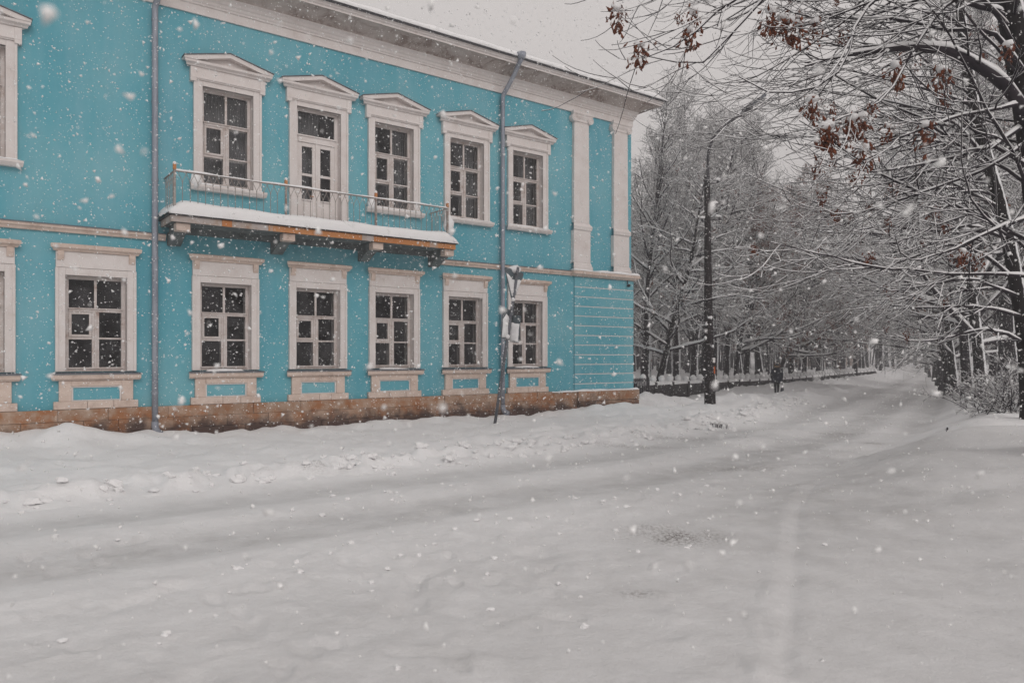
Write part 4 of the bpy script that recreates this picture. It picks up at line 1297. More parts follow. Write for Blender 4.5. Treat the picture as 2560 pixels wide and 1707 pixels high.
def seed_geo(centres, r, size=.11, per=14):
    """hanging bunches of winged seeds: thin wedge-shaped keys"""
    Vs, Ts = [], []
    m = len(centres)
    c = np.repeat(centres, per, 0)
    off = r.normal(0, 1, (m * per, 3)) * np.array([.3, .3, .5]) * size
    p = c + off - np.array([0, 0, .55 * size])
    d = norm(r.normal(0, .45, (m * per, 3)) + np.array([0, 0, -1]))
    s = norm(np.cross(d, r.normal(0, 1, (m * per, 3))))
    th = np.cross(d, s)
    L = size * r.uniform(.35, .6, m * per)[:, None]
    a = p; b = p + d * L * .75 + s * L * .24; e = p + d * L; f = p + d * L * .6 - s * L * .2; g = p + d * L * .5 + th * L * .07
    V = np.stack([a, b, e, f, g], 1).reshape(-1, 3)
    i = np.arange(m * per)[:, None] * 5
    T = np.concatenate([i + np.array([[0, 1, 4]]), i + np.array([[1, 2, 4]]), i + np.array([[2, 3, 4]]), i + np.array([[3, 0, 4]]), i + np.array([[0, 2, 1]]), i + np.array([[0, 3, 2]])])
    return V, T

def tree_meshes(name, seed, H, r0, clear, nprim, spread, nsec, nter, seeds=0, lean=(0, 0), rise=.02, prim_a=(.75, 1.25), twig=.008, bark='bark2', nq=0):
    r = np.random.default_rng(seed)
    trunkP, trunkR = grow(np.array([[0, 0, -.5]]), np.array([[lean[0], lean[1], 1.0]]), np.array([H + .5]), np.array([r0]), 16, .035, .03, .05, .12, r)
    trunkR[:, 0] *= 1.35; trunkR[:, 1] *= 1.05
    tw = Wood(); tw.add(trunkP, trunkR, 9)
    w = Wood()
    p, d, rad, t = kids(trunkP, trunkR, nprim, clear, .985, prim_a[0], prim_a[1], .35, r)
    L = spread * (1.15 - .8 * np.clip((t - clear) / (1 - clear), 0, 1)) * r.uniform(.65, 1.15, len(t))
    P1, R1 = grow(p, d, L, np.minimum(rad * .55, .02 + L * .012), 10, .11, rise, rise + .05, .25, r)
    w.add(P1, R1, 5)
    p, d, rad, t = kids(P1, R1, nsec, .15, .98, .5, 1.1, .5, r)
    L2 = np.repeat(L, nsec) * r.uniform(.25, .5, len(t)) * (1.15 - .6 * t)
    P2, R2 = grow(p, d, L2, np.minimum(rad * .6, .008 + L2 * .008), 7, .14, -.015, .09, .3, r)
    w.add(P2, R2, 4)
    p, d, rad, t = kids(P2, R2, nter, .15, 1.0, .4, 1.1, .6, r)
    L3 = np.repeat(L2, nter) * r.uniform(.3, .65, len(t)) * (1.15 - .5 * t) + .12
    P3, R3 = grow(p, d, L3, np.full(len(t), twig), 5, .16, -.02, .12, .5, r)
    w.add(P3, R3, 3)
    if nq:
        p, d, rad, t = kids(P3, R3, nq, .2, 1.0, .4, 1.0, .7, r)
        L4 = np.repeat(L3, nq) * r.uniform(.35, .7, len(t)) + .06
        P4, R4 = grow(p, d, L4, np.full(len(t), twig * .7), 4, .15, 0, .12, .6, r)
        w.add(P4, R4, 3)
    res = {'trunk': tw.mesh(name + '_trunk', M[bark]), 'crown': w.mesh(name + '_crown', M['twig']), 'snow': w.snow(name + '_snow', M['snow'], r, 1.1, twig * .9, .9, (2.4, 1.9, 1.0, .8))}
    if seeds:
        tips = P3[:, -1]
        idx = r.choice(len(tips), seeds, replace=False)
        V, T = seed_geo(tips[idx] - np.array([0, 0, .05]), r, .24, 14)
        res['seed_clusters'] = np_mesh(name + '_seeds', V, np.zeros((0, 4), np.int32), M['seed'], False, T)
    return res

def place_tree(name, meshes, X, Y, sc, rz, label, group, lean=0.0, lean_az=0.0, zoff=0.0):
    o = empty(name, (X, Y, gz(X, Y) + zoff))
    o.rotation_mode = 'XYZ'
    mat = Matrix.Rotation(lean, 3, Vector((math.cos(lean_az + math.pi / 2), math.sin(lean_az + math.pi / 2), 0))) @ Matrix.Rotation(rz, 3, 'Z')
    o.rotation_euler = mat.to_euler('XYZ')
    o.scale = (sc, sc, sc)
    for k, me in meshes.items():
        c = link(bpy.data.objects.new(k, me), o)
        if k in ('seed_clusters', 'snow'): c['kind'] = 'stuff'
    tag(o, label, 'tree', group)
    return o

V1 = tree_meshes('tall', 101, 18.5, .24, .30, 48, 4.6, 9, 5, rise=.05, prim_a=(.45, .95), twig=.009, nq=1)
V2 = tree_meshes('broad', 102, 14.5, .22, .22, 44, 5.0, 9, 5, rise=.02, prim_a=(.65, 1.15), twig=.009, nq=1)
V3 = tree_meshes('seeded', 103, 11.5, .17, .16, 42, 4.8, 10, 6, seeds=650, rise=.0, prim_a=(.8, 1.3), twig=.009, nq=1)
V4 = tree_meshes('arching', 104, 13.5, .22, .16, 44, 5.6, 9, 5, seeds=60, rise=-.01, prim_a=(.9, 1.4), twig=.009, bark='bark', nq=1)
V5 = tree_meshes('thin', 105, 15.5, .11, .32, 30, 2.8, 8, 6, rise=.06, prim_a=(.4, .9), twig=.009)
VAR = [V1, V2, V3, V4, V5]

r_ = random.Random(44)
GF = 'bare park trees behind the low wall'
front = [   # trunk column in the photo, depth, variant, scale, lean, lean azimuth, label
    (1612, 38, 0, 1.0, .03, 0, 'upright dark park tree standing right behind the slatted metal gate'), (1646, 36.5, 3, .80, .28, .0, 'park tree with a snow-whitened trunk leaning steeply behind the wall by the gate'),
    (1732, 41, 1, 1.12, .02, 0, 'thickest dark double trunk behind the park wall beside the street lamp'),
    (1790, 39, 4, .95, .05, 0, 'thin sapling with slanting stem just past the timber street lamp'),
    (1838, 43, 2, 1.0, .10, .1, 'low seed-hung tree with brown clusters behind the wall past the street lamp'),
    (1866, 47, 0, .98, .05, 1, None), (1905, 50, 1, .95, .06, 3, 'upright park tree behind the wall just short of the walking person'), (1945, 49, 3, .95, .36, .25, 'strongly tilted park tree with snow along its trunk above the walking person'),
    (1975, 56, 2, 1.25, .08, .3, 'red-brown seeded tree with slanted trunk behind the wall, past the walking person'),
    (2010, 62, 1, 1.0, .03, 0, None), (2046, 66, 0, .9, .02, 0, None), (2085, 70, 1, .95, .03, 2, None), (1690, 44, 0, 1.02, .04, 2, 'upright park tree between the steeply leaning one and the thick double trunk'), (1765, 47, 0, 1.05, .03, 3, 'tall upright park tree half hidden behind the timber street lamp'), (1815, 54, 1, 1.1, .03, 3, None)]
for (px, z, v, sc, le, az, lab) in front:
    u = (px - CX) / FPX
    z = max(z, 17.7 / (.697 - u) + 1.6)
    X = u * z
    sc = min(sc, ((HY - (215 if px < 1720 else 285)) / FPX * z + 1.3) / (18.5, 14.5, 11.5, 13.5, 15.5)[v])
    place_tree('park_tree', VAR[v], X, z, sc, r_.uniform(0, 6.28), lab or 'bare snow-dusted park tree with upright dark trunk behind the low wall', GF if lab is None else 'individual park trees', le, az)
n_ = 0
tries = 0
pts = []
while n_ < 70 and tries < 3000:
    tries += 1
    z = r_.uniform(44, 135)
    u = r_.uniform(.10, .50)
    X = u * z
    d = float(wall_side(np.array(X), np.array(z)))
    if d < 3 or any((X - a) ** 2 + (z - b) ** 2 < 6 for a, b in pts): continue
    pts.append((X, z))
    v = r_.choice([0, 0, 1, 1, 4, 3])
    place_tree('park_tree', VAR[v], X, z, min(r_.uniform(.85, 1.08), ((HY - r_.uniform(215, 300)) / FPX * z + 1.3) / (18.5, 14.5, 11.5, 13.5, 15.5)[v]), r_.uniform(0, 6.28), 'bare snow-dusted park tree with upright dark trunk behind the low wall', GF, r_.uniform(0, .07), r_.uniform(0, 6.28))
    n_ += 1
# avenue trees on the right bank, away from the camera
for k, (px, z, sc, lab) in enumerate(((2456, 25.5, .95, 'dark avenue tree standing by the snowy twig bush on the right bank'), (2418, 31, 1.0, 'broad dark avenue tree on the bank, second beyond the twig bush'), (2388, 37, .95, None), (2371, 44, 1.0, None), (2356, 53, 1.0, None), (2345, 63, 1.0, None), (2336, 75, 1.0, None), (2326, 90, 1.0, None), (2316, 108, 1.0, None))):
    X = (px - CX) / FPX * z
    place_tree('avenue_tree', VAR[(3, 1, 3, 3, 0, 3, 0, 1, 0)[k]], X, z, sc, r_.uniform(0, 6.28), lab or 'hazy avenue tree in the row on the right bank, further down the road', 'avenue trees along the right bank' if lab is None else 'near avenue trees', r_.uniform(.02, .08), math.pi * r_.uniform(.8, 1.2))
for k, (px, z, v) in enumerate(((2505, 34, 1), (2535, 30, 0), (2480, 44, 1), (2440, 58, 0), (2560, 42, 3), (2420, 72, 1), (2620, 30, 1), (2500, 60, 0), (2395, 95, 0), (2380, 125, 1))):
    X = (px - CX) / FPX * z
    place_tree('wood_tree', VAR[v], X, z, r_.uniform(.85, 1.05), r_.uniform(0, 6.28), 'grey tree standing in the wood behind the right-hand avenue row', 'trees behind the avenue row', r_.uniform(0, .05), r_.uniform(0, 6))
# trees closing the far end of the avenue
for k, (px, z, v) in enumerate(((2290, 150, 0), (2245, 155, 1), (2330, 148, 1), (2200, 150, 0), (2270, 165, 0), (2150, 145, 1), (2310, 170, 1))):
    X = (px - CX) / FPX * z
    place_tree('distant_tree', VAR[v], X, z, r_.uniform(.9, 1.05), r_.uniform(0, 6.28), 'pale distant tree fading into haze at the end of the avenue', 'trees at the end of the avenue')

# the wood beyond, too deep in the haze to tell its trees apart
def distant_wood():
    r = np.random.default_rng(900)
    P0 = []
    while len(P0) < 430:
        z = r.uniform(95, 198); u = r.uniform(-.02, .80)
        X = u * z
        if z * z + X * X > 200 ** 2: continue
        d = float(wall_side(np.array(X), np.array(z)))
        on_right = u > .585
        if not (d > 5 or on_right): continue
        P0.append((X, z, gz(X, z) - .4))
    P0 = np.array(P0)
    n = len(P0)
    H = r.uniform(11, 18, n)
    w = Wood()
    P1, R1 = grow(P0, np.c_[r.normal(0, .05, (n, 2)), np.ones(n)], H, r.uniform(.12, .24, n), 7, .04, .02, .04, .15, r)
    w.add(P1, R1, 5)
    p, d, rad, t = kids(P1, R1, 24, .2, 1.0, .5, 1.15, .4, r)
    P2, R2 = grow(p, d, r.uniform(1.8, 4.5, len(t)) * (1.2 - .7 * t), np.full(len(t), .03), 4, .14, .03, .08, .3, r)
    w.add(P2, R2, 3)
    o = link(bpy.data.objects.new('distant_wood', w.mesh('distant_wood', M['twig'])))
    tag(o, 'dim mass of bare trees deep in the haze behind the park and the avenue', 'wood', kind='stuff')
distant_wood()

# near trees whose limbs hang over the road: limbs follow the photograph's, given a depth of their own
def resample(pts, n):
    pts = np.array(pts)
    seg = np.r_[0, np.cumsum(np.linalg.norm(np.diff(pts, axis=0), axis=1))]
    t = np.linspace(0, seg[-1], n * 6)
    q = np.stack([np.interp(t, seg, pts[:, i]) for i in range(3)], 1)
    for _ in range(10):
        q[1:-1] = (q[:-2] + 2 * q[1:-1] + q[2:]) / 4
    return q[np.linspace(0, len(q) - 1, n).astype(int)], seg[-1]

def near_tree(name, trunk_px, trunk_r, limbs, extra, seed, label, zref, seeds_px, nrand):
    r = np.random.default_rng(seed)
    tp, tl = resample([pix(x, y, z) for x, y, z in trunk_px], 18)
    bx, by = tp[0][0], tp[0][1]
    root = empty(name, (bx, by, gz(bx, by)))
    org = np.array([bx, by, root.location.z])
    trP = (tp - org)[None]; trP[0, 0, 2] = -.5
    trR = np.linspace(trunk_r[0], trunk_r[1], 18)[None]; trR[0, 0] *= 1.3
    tw = Wood(); tw.add(trP, trR, 12)
    link(bpy.data.objects.new('trunk', tw.mesh(name + '_trunk', M['bark'])), root)
    lw = Wood()
    LP, LR, LL = [], [], []
    for (pl, ra, rb) in limbs:
        q, ln = resample([pix(*p) for p in pl], 16)
        q = q + np.cumsum(r.normal(0, .012, q.shape), 0)
        k_ = 1.0 if ra > .09 else .72
        LP.append(q - org); LR.append(np.linspace(ra * k_, rb * .9, 16)); LL.append(ln)
    # further limbs leaving the trunk towards the road
    p, d, rad, t = kids(trP, trR, extra, .30, .98, .7, 1.3, .3, r, bias=np.array([-1.3, .2, .0]))
    L = r.uniform(3.2, 6.3, extra)
    P1, R1 = grow(p, d, L, r.uniform(.016, .032, extra), 16, .075, -.03, .035, .18, r)
    P = np.concatenate([np.array(LP), P1]); R = np.concatenate([np.array(LR), R1]); L = np.concatenate([np.array(LL), L])
    lw.add(P, R, 7)
    p, d, rad, t = kids(P, R, 11, .18, .99, .3, .8, .45, r, bias=np.array([-.7, 0, -.15]))
    L2 = np.repeat(np.minimum(L, 6), 11) * r.uniform(.18, .42, len(t)) * (1.2 - .7 * t)
    P2, R2 = grow(p, d, L2, np.minimum(rad * .6, .018), 9, .045, -.10, .16, .4, r)
    lw.add(P2, R2, 5)
    p, d, rad, t = kids(P2, R2, 4, .15, 1.0, .3, .85, .6, r)
    L3 = np.repeat(L2, 4) * r.uniform(.3, .7, len(t)) + .08
    P3, R3 = grow(p, d, L3, np.full(len(t), .0058), 6, .06, -.05, .19, .55, r)
    lw.add(P3, R3, 4)
    link(bpy.data.objects.new('branches', lw.mesh(name + '_branches', M['twig'])), root)
    o = link(bpy.data.objects.new('snow', lw.snow(name + '_snow', M['snow'], r, .85, .0045, .9, (1.3, .75, .3))), root); o['kind'] = 'stuff'
    # hanging seed bunches: every one its own part
    cents = [pix(*q) - org for q in seeds_px]
    idx = r.choice(len(P3), nrand, replace=False)
    cents += list(P3[idx, -1])
    protos = []
    for k in range(6):
        V, T = seed_geo(np.zeros((1, 3)), r, r.uniform(.17, .22), 46)
        me = np_mesh('seed_cluster', V, np.zeros((0, 4), np.int32), M['seed'], False, T)
        protos.append(me)
    capm = MB().blob((0, 0, .015), (.08, .07, .05), n=6, m=8, jit=.2, seed=4).mesh('cap', M['snow'], True)
    for k, c in enumerate(cents):
        q = link(bpy.data.objects.new('seed_cluster', protos[k % 6]), root)
        q['kind'] = 'stuff'
        q.location = c; q.rotation_euler = (0, 0, r.uniform(0, 6)); s = (1.0 if k < len(seeds_px) else r.uniform(.4, .62)); q.scale = (s, s, s)
        if k < len(seeds_px) or k % 3 == 0:
            g = link(bpy.data.objects.new('snow_cap', capm), q)
    tag(root, label, 'tree')
    return root

zb = 10.6
limbsB = [
    ([(2575, 330, 11.2), (2536, 234, 11.0), (2470, 165, 10.9), (2380, 122, 10.7), (2243, 115, 10.5), (2131, 131, 10.3), (2032, 158, 10.2)], .10, .014),
    ([(2540, 60, 11.3), (2300, -60, 10.8), (2000, -60, 10.4), (1811, 0, 10.1), (1725, 86, 9.9), (1660, 118, 9.9), (1600, 136, 9.8)], .06, .006),
    ([(2500, -90, 11.2), (2200, -100, 10.7), (1900, -60, 10.3), (1630, -4, 10.0), (1580, 14, 9.9), (1536, 22, 9.9)], .05, .005),
    ([(2535, 20, 11.3), (2250, -70, 10.7), (2020, -60, 10.5), (1921, 0, 10.3), (1869, 63, 10.2), (1815, 108, 10.2), (1795, 150, 10.1), (1770, 176, 10.1), (1698, 162, 10.0), (1621, 149, 9.9)], .055, .005),
    ([(2530, 40, 11.3), (2300, -30, 10.6), (2180, -10, 10.3), (2128, 58, 10.1), (2117, 130, 10.0), (2095, 180, 9.9), (2059, 207, 9.8), (1973, 232, 9.7), (1905, 225, 9.6), (1851, 180, 9.6)], .055, .006),
    ([(2540, 80, 11.3), (2430, -20, 10.6), (2356, 22, 10.3), (2266, 171, 10.0), (2240, 225, 9.9), (2203, 261, 9.8), (2131, 288, 9.7), (2063, 311, 9.6)], .045, .007),
    ([(2580, 260, 11.2), (2500, 270, 10.8), (2400, 290, 10.4), (2257, 333, 10.1), (2167, 366, 9.9), (2120, 356, 9.8), (2080, 335, 9.7)], .04, .006),
    ([(2590, 520, 11.2), (2560, 541, 11.0), (2491, 572, 10.7), (2379, 631, 10.4), (2284, 660, 10.2), (2243, 649, 10.1), (2230, 608, 10.0)], .045, .006),
    ([(2575, 200, 11.2), (2480, 80, 11.0), (2350, 90, 10.8), (2200, 60, 10.7), (2050, 58, 10.6), (1985, 45, 10.5), (1940, 20, 10.5)], .05, .006),
    ([(2580, 300, 11.2), (2470, 370, 11.0), (2330, 400, 10.8), (2180, 420, 10.6), (2110, 405, 10.5), (2060, 380, 10.4)], .045, .005),
    ([(2580, 350, 11.2), (2440, 440, 11.2), (2300, 500, 11.1), (2160, 540, 11.0), (2090, 550, 11.0), (2050, 530, 11.0)], .04, .005),
    ([(2585, 430, 11.2), (2480, 360, 11.3), (2350, 420, 11.4), (2230, 455, 11.5), (2130, 468, 11.6), (2060, 450, 11.7)], .045, .005),
]
seedsB = [(1598, 112, 9.8), (1735, 30, 9.95), (1720, 75, 9.9), (1928, 28, 10.4), (1955, 45, 10.4), (1975, 52, 10.4), (1995, 62, 10.4), (2038, 58, 10.4), (2063, 318, 9.6), (2072, 312, 9.6), (2132, 296, 9.7), (2152, 292, 9.7), (2355, 175, 10.3), (2520, 112, 10.8), (2310, 312, 10.2), (2240, 165, 10.0), (2030, 250, 9.8), (1540, 22, 9.9), (2160, 372, 9.9)]
near_tree('maple_tree', [(2660, 1190, 11.6), (2640, 900, 11.6), (2615, 600, 11.5), (2580, 320, 11.4), (2540, 90, 11.3), (2505, -60, 11.2), (2470, -260, 11.2)], (.30, .15), limbsB, 14, 301,
          'nearest big maple, dark snow-plastered trunk and long seed-hung limbs arching over the road', 11, seedsB, 22)
limbsA = [
    ([(2549, 848, 16.0), (2500, 832, 15.7), (2457, 819, 15.4), (2399, 832, 15.2), (2325, 848, 15.0), (2271, 846, 14.9), (2225, 823, 14.8)], .05, .008),
    ([(2550, 790, 16.0), (2500, 775, 15.8), (2437, 765, 15.6), (2312, 771, 15.3), (2225, 765, 15.2), (2138, 778, 15.1)], .05, .006),
    ([(2545, 745, 16.0), (2490, 720, 16.0), (2400, 730, 16.0), (2330, 760, 16.0), (2230, 745, 16.0), (2150, 735, 16)], .045, .006),
    ([(2540, 700, 16.0), (2470, 640, 15.8), (2380, 610, 15.6), (2270, 650, 15.4), (2170, 690, 15.2), (2090, 700, 15)], .05, .006),
    ([(2520, 600, 16.0), (2430, 560, 15.6), (2320, 580, 15.2), (2200, 570, 15.0), (2110, 590, 14.8), (2060, 570, 14.7)], .05, .006),
    ([(2500, 520, 16.0), (2400, 470, 15.6), (2290, 470, 15.2), (2180, 500, 15.0), (2100, 500, 14.7), (2050, 480, 14.5)], .05, .006),
    ([(2480, 430, 16.0), (2400, 360, 15.8), (2290, 350, 15.6), (2150, 400, 15.4), (2090, 420, 15.2), (2040, 405, 15.1)], .055, .006),
    ([(2470, 400, 16.0), (2380, 300, 16.0), (2260, 260, 16.0), (2150, 270, 16.0), (2070, 310, 16.0)], .055, .006),
    ([(2530, 640, 16.0), (2500, 560, 15.4), (2450, 500, 14.8), (2380, 510, 14.3), (2290, 545, 13.9), (2200, 560, 13.6)], .045, .006),
    ([(2545, 740, 16.0), (2440, 690, 15.0), (2330, 700, 14.2), (2240, 720, 13.7), (2160, 700, 13.4)], .04, .005)]
seedsA = [(2230, 470, 15.2), (2135, 430, 15.3), (2315, 500, 15.5), (2400, 640, 15.2), (2445, 640, 15.3), (2055, 478, 14.6), (2045, 406, 15.1), (2090, 520, 14.8), (2360, 560, 15.2)]
near_tree('maple_tree', [(2574, 1090, 16.2), (2570, 960, 16.2), (2562, 832, 16.1), (2538, 690, 16.0), (2518, 580, 16.0), (2495, 490, 16.0), (2468, 395, 16.0), (2440, 290, 16.0), (2410, 120, 16.0), (2390, -120, 16.0)], (.17, .08), limbsA, 20, 302,
          'slimmer maple with curved trunk rising from the right snow bank beside the twig bush', 16, seedsA, 34)

# ------------------------------------------------------------------ bushes
def bush(X, Y, h, n, seed, label, spread=.6):
    r = np.random.default_rng(seed)
    root = empty('twig_bush', (X, Y, gz(X, Y)))
    w = Wood()
    P0 = np.c_[r.normal(0, spread * .5, (n, 2)), np.full(n, -.1)]
    D0 = np.c_[r.normal(0, .75, (n, 2)), np.full(n, .8)]
    P1, R1 = grow(P0, D0, r.uniform(.6, 1, n) * h, np.full(n, .013), 9, .12, .02, -.07, .4, r)
    w.add(P1, R1, 4)
    p, d, rad, t = kids(P1, R1, 7, .25, 1, .3, .9, .8, r)
    P2, R2 = grow(p, d, r.uniform(.2, .5, len(t)) * h * .6, np.full(len(t), .006), 6, .14, .0, -.04, .5, r)
    w.add(P2, R2, 3)
    p, d, rad, t = kids(P2, R2, 3, .3, 1, .3, .9, .8, r)
    P3, R3 = grow(p, d, r.uniform(.08, .25, len(t)) * h * .5, np.full(len(t), .0045), 4, .14, .0, -.02, .5, r)
    w.add(P3, R3, 3)
    link(bpy.data.objects.new('twigs', w.mesh('bush_twigs', M['twig'])), root)
    o = link(bpy.data.objects.new('snow', w.snow('bush_snow', M['snow'], r, .8, .005, .6)), root); o['kind'] = 'stuff'
    tag(root, label, 'bush')
for (px, z, h, n, lab) in ((2520, 19.0, 1.55, 60, 'leafless snowy bush of tangled twigs at the foot of the slim curved maple'), (2470, 21.5, 1.0, 36, 'low leafless bush on the bank crest next to the dark avenue tree'), (2575, 20.5, 1.9, 50, 'taller twig bush behind the slim curved maple')):
    X = (px - CX) / FPX * z
    bush(X, z, h, n, px, lab)
# dry stalk poking from the snow
X, Y = pix(2365, 1112, 15.5)[:2]
root = empty('dry_stalk', (X, Y, gz(X, Y)))
MB().tube([(0, 0, -.1), (.02, 0, .12), (.06, .02, .22)], [.012, .01, .005], 6).tube([(.02, 0, .1), (-.03, .02, .2)], [.008, .004], 6).build('stem', M['twig'], root)
MB().blob((.05, .01, .2), (.035, .03, .06), jit=.25, seed=1).build('seed_head', M['twig'], root)
root.scale = (.6, .6, .5)
tag(root, 'small dark dry weed stalk poking out of the right snow bank', 'weed')
for k, (px, py) in enumerate(((1790, 1062), (1805, 1066), (1782, 1064))):
    zz = 2.0 * FPX / (py - HY)
    X, Y = (px - CX) / FPX * zz, zz
    root = empty('grass_tuft', (X, Y, gz(X, Y)))
    r2 = random.Random(k)
    m = MB()
    for i in range(14):
        a, b = r2.uniform(-.2, .2), r2.uniform(-.1, .1)
        m.tube([(a, b, -.05), (a + r2.uniform(-.04, .04), b, .1), (a + r2.uniform(-.1, .1), b + r2.uniform(-.05, .05), r2.uniform(.08, .16))], [.005, .004, .002], 4)
    m.build('blades', M['twig'], root)
    tag(root, 'tuft of dry grass sticking out of the ploughed snow below the timber lamp', 'grass tuft', 'dry tufts by the kerb')

# ------------------------------------------------------------------ far pale house in the park
X, Y = pix(2075, 930, 138)[:2]
FH = empty('far_house', (X, Y, gz(X, Y)))
tag(FH, 'pale low house with snow roof glimpsed through the park trees', 'house')
MB().box(-7, 7, 0, 8, -.5, 4.2).build('wall', M['far_plaster'], FH)
MB().prism_x([(-.6, 4.2), (8.6, 4.2), (4, 6.6)], -7.6, 7.6).build('roof', M['snow'], FH)
for x in (-5, -2.5, 0, 2.5, 5):
    w = MB().box(x - .55, x + .55, -.06, .0, 1.2, 3.0).build('window', M['trim'], FH)
    MB().box(x - .42, x + .42, -.075, -.061, 1.33, 2.87).build('pane', M['dark'], w)

# ------------------------------------------------------------------ the walking person
def person():
    X, Y = pix(1942, 995, 42)[:2]
    g = gz(X, Y)
    root = empty('person', (X, Y, g - .03), math.radians(-20))
    tag(root, 'person in dark coat and fur-trimmed hood walking away along the snowy footway', 'person')
    V = [(0, 0, .95), (0, .01, 1.12), (0, .03, 1.32), (0, .04, 1.46), (0, .05, 1.54), (0, .07, 1.66), (0, .07, 1.76)]
    E_ = [(0, 1), (1, 2), (2, 3), (3, 4), (4, 5), (5, 6)]
    Rr = [.155, .15, .17, .15, .075, .095, .075]
    def chain(start, pts, rs):
        prev = start
        for p, r in zip(pts, rs):
            V.append(p); Rr.append(r); E_.append((prev, len(V) - 1)); prev = len(V) - 1
    chain(0, [(-.09, .01, .88), (-.085, .12, .50), (-.07, .02, .12), (-.07, .05, .05), (-.07, .17, .03)], [.105, .078, .055, .05, .04])
    chain(0, [(.09, -.01, .88), (.075, -.02, .48), (.06, -.22, .16), (.06, -.24, .09), (.06, -.13, .03)], [.105, .075, .055, .05, .04])
    chain(3, [(-.19, .03, 1.42), (-.25, -.02, 1.15), (-.25, .06, .92), (-.245, .08, .85)], [.075, .062, .05, .04])
    chain(3, [(.19, .03, 1.42), (.255, .04, 1.15), (.27, .05, .90), (.27, .05, .82)], [.075, .062, .05, .04])
    me = bpy.data.meshes.new('body')
    me.from_pydata(V, E_, [])
    o = link(bpy.data.objects.new('body', me), root)
    md = o.modifiers.new('skin', 'SKIN')
    for i, sv in enumerate(me.skin_vertices[0].data):
        sv.radius = (Rr[i] * (1.15 if i < 4 else 1), Rr[i] * (.85 if i < 4 else 1))
        sv.use_root = (i == 0)
    o.modifiers.new('sub', 'SUBSURF').levels = 2
    o.modifiers['sub'].render_levels = 2
    me.materials.append(M['black_cloth'])
    # coat: a flared shell over trunk and hips
    m = MB()
    ring = [(1.50, .13, .10), (1.42, .24, .15), (1.25, .255, .175), (1.08, .235, .17), (.95, .26, .19), (.80, .285, .205), (.72, .29, .21)]
    vs = []
    for z, a, b in ring:
        for j in range(16):
            th = 2 * math.pi * j / 16
            vs.append((a * math.cos(th) * (1 + .03 * math.sin(5 * th + z * 9)), .02 + b * math.sin(th), z + (.015 * math.sin(3 * th) if z < .75 else 0)))
    fs = [(i * 16 + j, (i + 1) * 16 + j, (i + 1) * 16 + (j + 1) % 16, i * 16 + (j + 1) % 16) for i in range(len(ring) - 1) for j in range(16)]
    fs.append(tuple(range(16)))
    m.add(vs, fs).build('coat', M['navy_cloth'], root, smooth=True)
    m = MB()
    for s_ in (-1, 1):
        m.tube([(s_ * .19, .03, 1.44), (s_ * .265, .0, 1.2), (s_ * .27, .05, .93)], [.09, .08, .062], 10)
    m.build('sleeves', M['navy_cloth'], root, smooth=True)
    MB().blob((0, .05, 1.665), (.125, .13, .14), jit=.04, seed=1).build('hood', M['navy_cloth'], root, smooth=True)
    MB().tube([(.125 * math.cos(a), .12 + .03 * math.sin(a), 1.665 + .135 * math.sin(a)) for a in np.linspace(0, 2 * math.pi, 14)], .035, 8).build('fur_trim', M['tan_fur'], root, smooth=True)
    MB().blob((0, -.02, 1.60), (.13, .11, .07), jit=.1, seed=2).build('scarf', M['tan_fur'], root, smooth=True)
    h = MB()
    for s_ in (-1, 1):
        x = s_ * .265
        y = .07
        for q, (dx, L) in enumerate(((-.03, .075), (-.01, .085), (.01, .08), (.03, .065))):
            h.tube([(x, y + dx, .83), (x, y + dx, .79), (x - s_ * .01, y + dx, .79 - L * .6), (x - s_ * .03, y + dx, .79 - L * .75)], .011, 6)
        h.tube([(x - s_ * .0, y + .045, .83), (x - s_ * .03, y + .06, .79)], .012, 6)
        h.blob((x, y, .835), (.022, .045, .045), jit=.03)
    h.build('gloves', M['black_cloth'], root, smooth=True)
    # bag carried in the right hand
    c = Vector((X, Y, g))
    bo = empty('carrier_bag', (X + .30, Y + .0, g + .17), math.radians(-20))
    m = MB()
    m.add([(-.10, -.16, .0), (.10, -.16, 0), (.10, .16, 0), (-.10, .16, 0), (-.05, -.13, .36), (.05, -.13, .36), (.05, .13, .36), (-.05, .13, .36)], [(0, 3, 2, 1), (4, 5, 6, 7), (0, 1, 5, 4), (1, 2, 6, 5), (2, 3, 7, 6), (3, 0, 4, 7)])
    m.build('bag_body', M['navy_cloth'], bo, bevel=.02)
    m = MB()
    for s_ in (-1, 1): m.tube([(s_ * .03, -.08, .35), (s_ * .015, -.03, .56), (0, .03, .6), (s_ * .015, .06, .52), (s_ * .03, .1, .35)], .008, 6)
    m.build('bag_handle', M['black_cloth'], bo)
    tag(bo, 'dark carrier bag hanging from the walking person\'s hand', 'bag')
person()

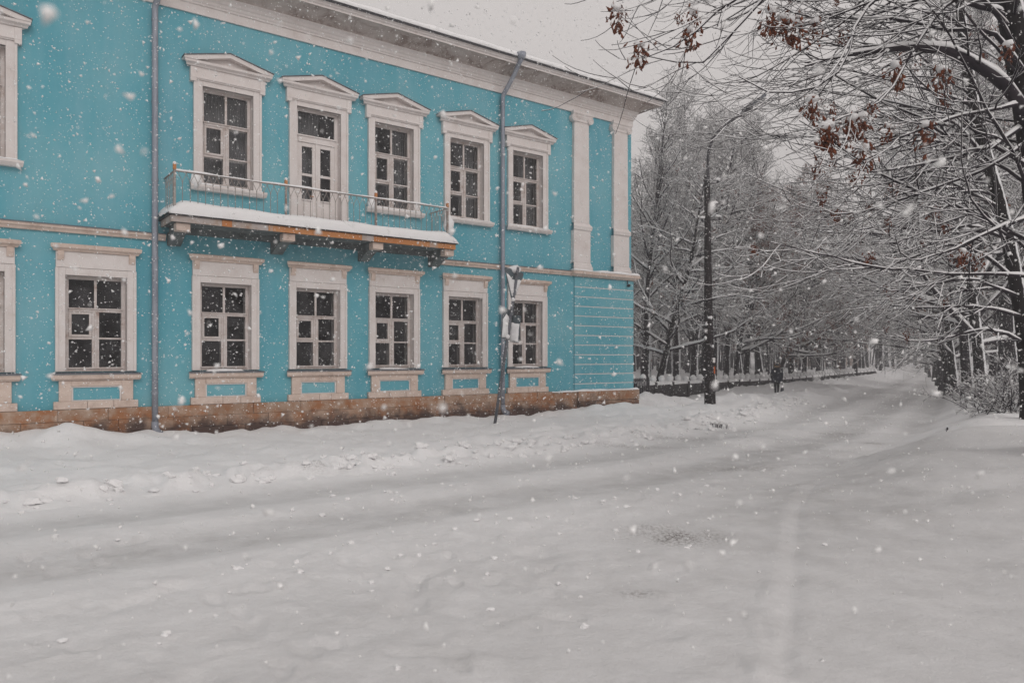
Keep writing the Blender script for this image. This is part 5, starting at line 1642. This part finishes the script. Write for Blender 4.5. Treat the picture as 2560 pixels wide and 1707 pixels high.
# ------------------------------------------------------------------ falling snow
def flakes():
    r = np.random.default_rng(77)
    def wedge(n, y0, y1, zlo):
        Y = y0 + (y1 - y0) * np.sqrt(r.uniform(0, 1, n)) if y0 < 20 else r.uniform(y0, y1, n)
        return r.uniform(-1, 1, n) * (0.86 * Y + 2.5) + .0, Y, r.uniform(zlo, 1, n) * np.minimum(14 + 0 * Y, 3.6 + .56 * Y)
    A_ = wedge(170000, .9, 28, .05)
    B_ = wedge(36000, 28, 62, .08)
    B_ = (np.abs(B_[0]) * .9, B_[1], B_[2] + .6)
    C_ = (r.uniform(-1.6, 1.6, 130), r.uniform(.9, 2.4, 130), r.uniform(1.2, 3.3, 130))      # a few big clumps drifting near the lens
    X, Y, Z = (np.concatenate(q) for q in zip(A_, B_, C_))
    n = len(X)
    nbig = len(C_[0])
    s, t = w2st(X, Y)
    keep = (t < 19.7) | (s > 22)
    # stay clear of the balcony
    keep &= ~((t > 18.5) & (s < 13) & (Z < 6.8) & (Z > 5.0) & (r.uniform(0, 1, n) < .3))
    size = np.clip(r.lognormal(math.log(.0076), .5, n), .003, .024)
    size[-nbig:] = r.uniform(.006, .015, nbig)
    X, Y, Z, size = X[keep], Y[keep], Z[keep], size[keep]
    n = len(X)
    five = (np.array([(1, 0, -.35), (-.6, .9, -.35), (-.6, -.9, -.3), (.1, .05, .9), (.5, .8, .2)], float), np.array([(0, 4, 3), (4, 1, 3), (1, 2, 3), (2, 0, 3), (0, 2, 1), (0, 1, 4)]))
    four = (np.array([(1, 0, -.45), (-.65, .95, -.4), (-.65, -.95, -.4), (.1, .05, .95)], float), np.array([(0, 1, 3), (1, 2, 3), (2, 0, 3), (0, 2, 1)]))
    Vs, Ts, off_ = [], [], 0
    for (base, F), m_ in ((five, Y < 5), (four, Y >= 5)):
        k = int(m_.sum()); nv = len(base)
        q = norm(r.normal(0, 1, (k, 4)))
        w, x, y, z = q.T
        Rm = np.stack([1 - 2 * (y * y + z * z), 2 * (x * y - z * w), 2 * (x * z + y * w), 2 * (x * y + z * w), 1 - 2 * (x * x + z * z), 2 * (y * z - x * w), 2 * (x * z - y * w), 2 * (y * z + x * w), 1 - 2 * (x * x + y * y)], 1).reshape(k, 3, 3)
        sc = np.stack([np.ones(k), r.uniform(.6, 1, k), r.uniform(.4, .85, k)], 1) * size[m_][:, None]
        loc = base[None] * sc[:, None, :] * r.uniform(.65, 1.35, (k, nv, 1))
        Vs.append((np.einsum('nij,nkj->nki', Rm, loc) + np.stack([X[m_], Y[m_], Z[m_]], 1)[:, None, :]).reshape(-1, 3))
        Ts.append((np.arange(k)[:, None, None] * nv + F[None]).reshape(-1, 3) + off_)
        off_ += k * nv
    V, T = np.concatenate(Vs), np.concatenate(Ts)
    o = link(bpy.data.objects.new('falling_snow', np_mesh('falling_snow', V.reshape(-1, 3), np.zeros((0, 4), np.int32), M['flake'], False, T)))
    tag(o, 'white snowflakes drifting through the air in front of the house', 'snowfall', kind='stuff')
flakes()

# ------------------------------------------------------------------ snowy air
hz = MB().box(-212, 212, -212, 212, -3.0, 27.0).build('haze', None)
hm = bpy.data.materials.new('snowy_air')
hm.use_nodes = True
t = hm.node_tree
t.nodes.clear()
pv = t.nodes.new('ShaderNodeVolumePrincipled')
pv.inputs['Color'].default_value = (0.91, 0.91, 0.935, 1)
pv.inputs['Density'].default_value = 0.0043
pv.inputs['Anisotropy'].default_value = 0.1
mo = t.nodes.new('ShaderNodeOutputMaterial')
t.links.new(pv.outputs[0], mo.inputs['Volume'])
hz.data.materials.append(hm)
tag(hz, 'pale snowy haze filling the air over the street', 'haze', kind='stuff')
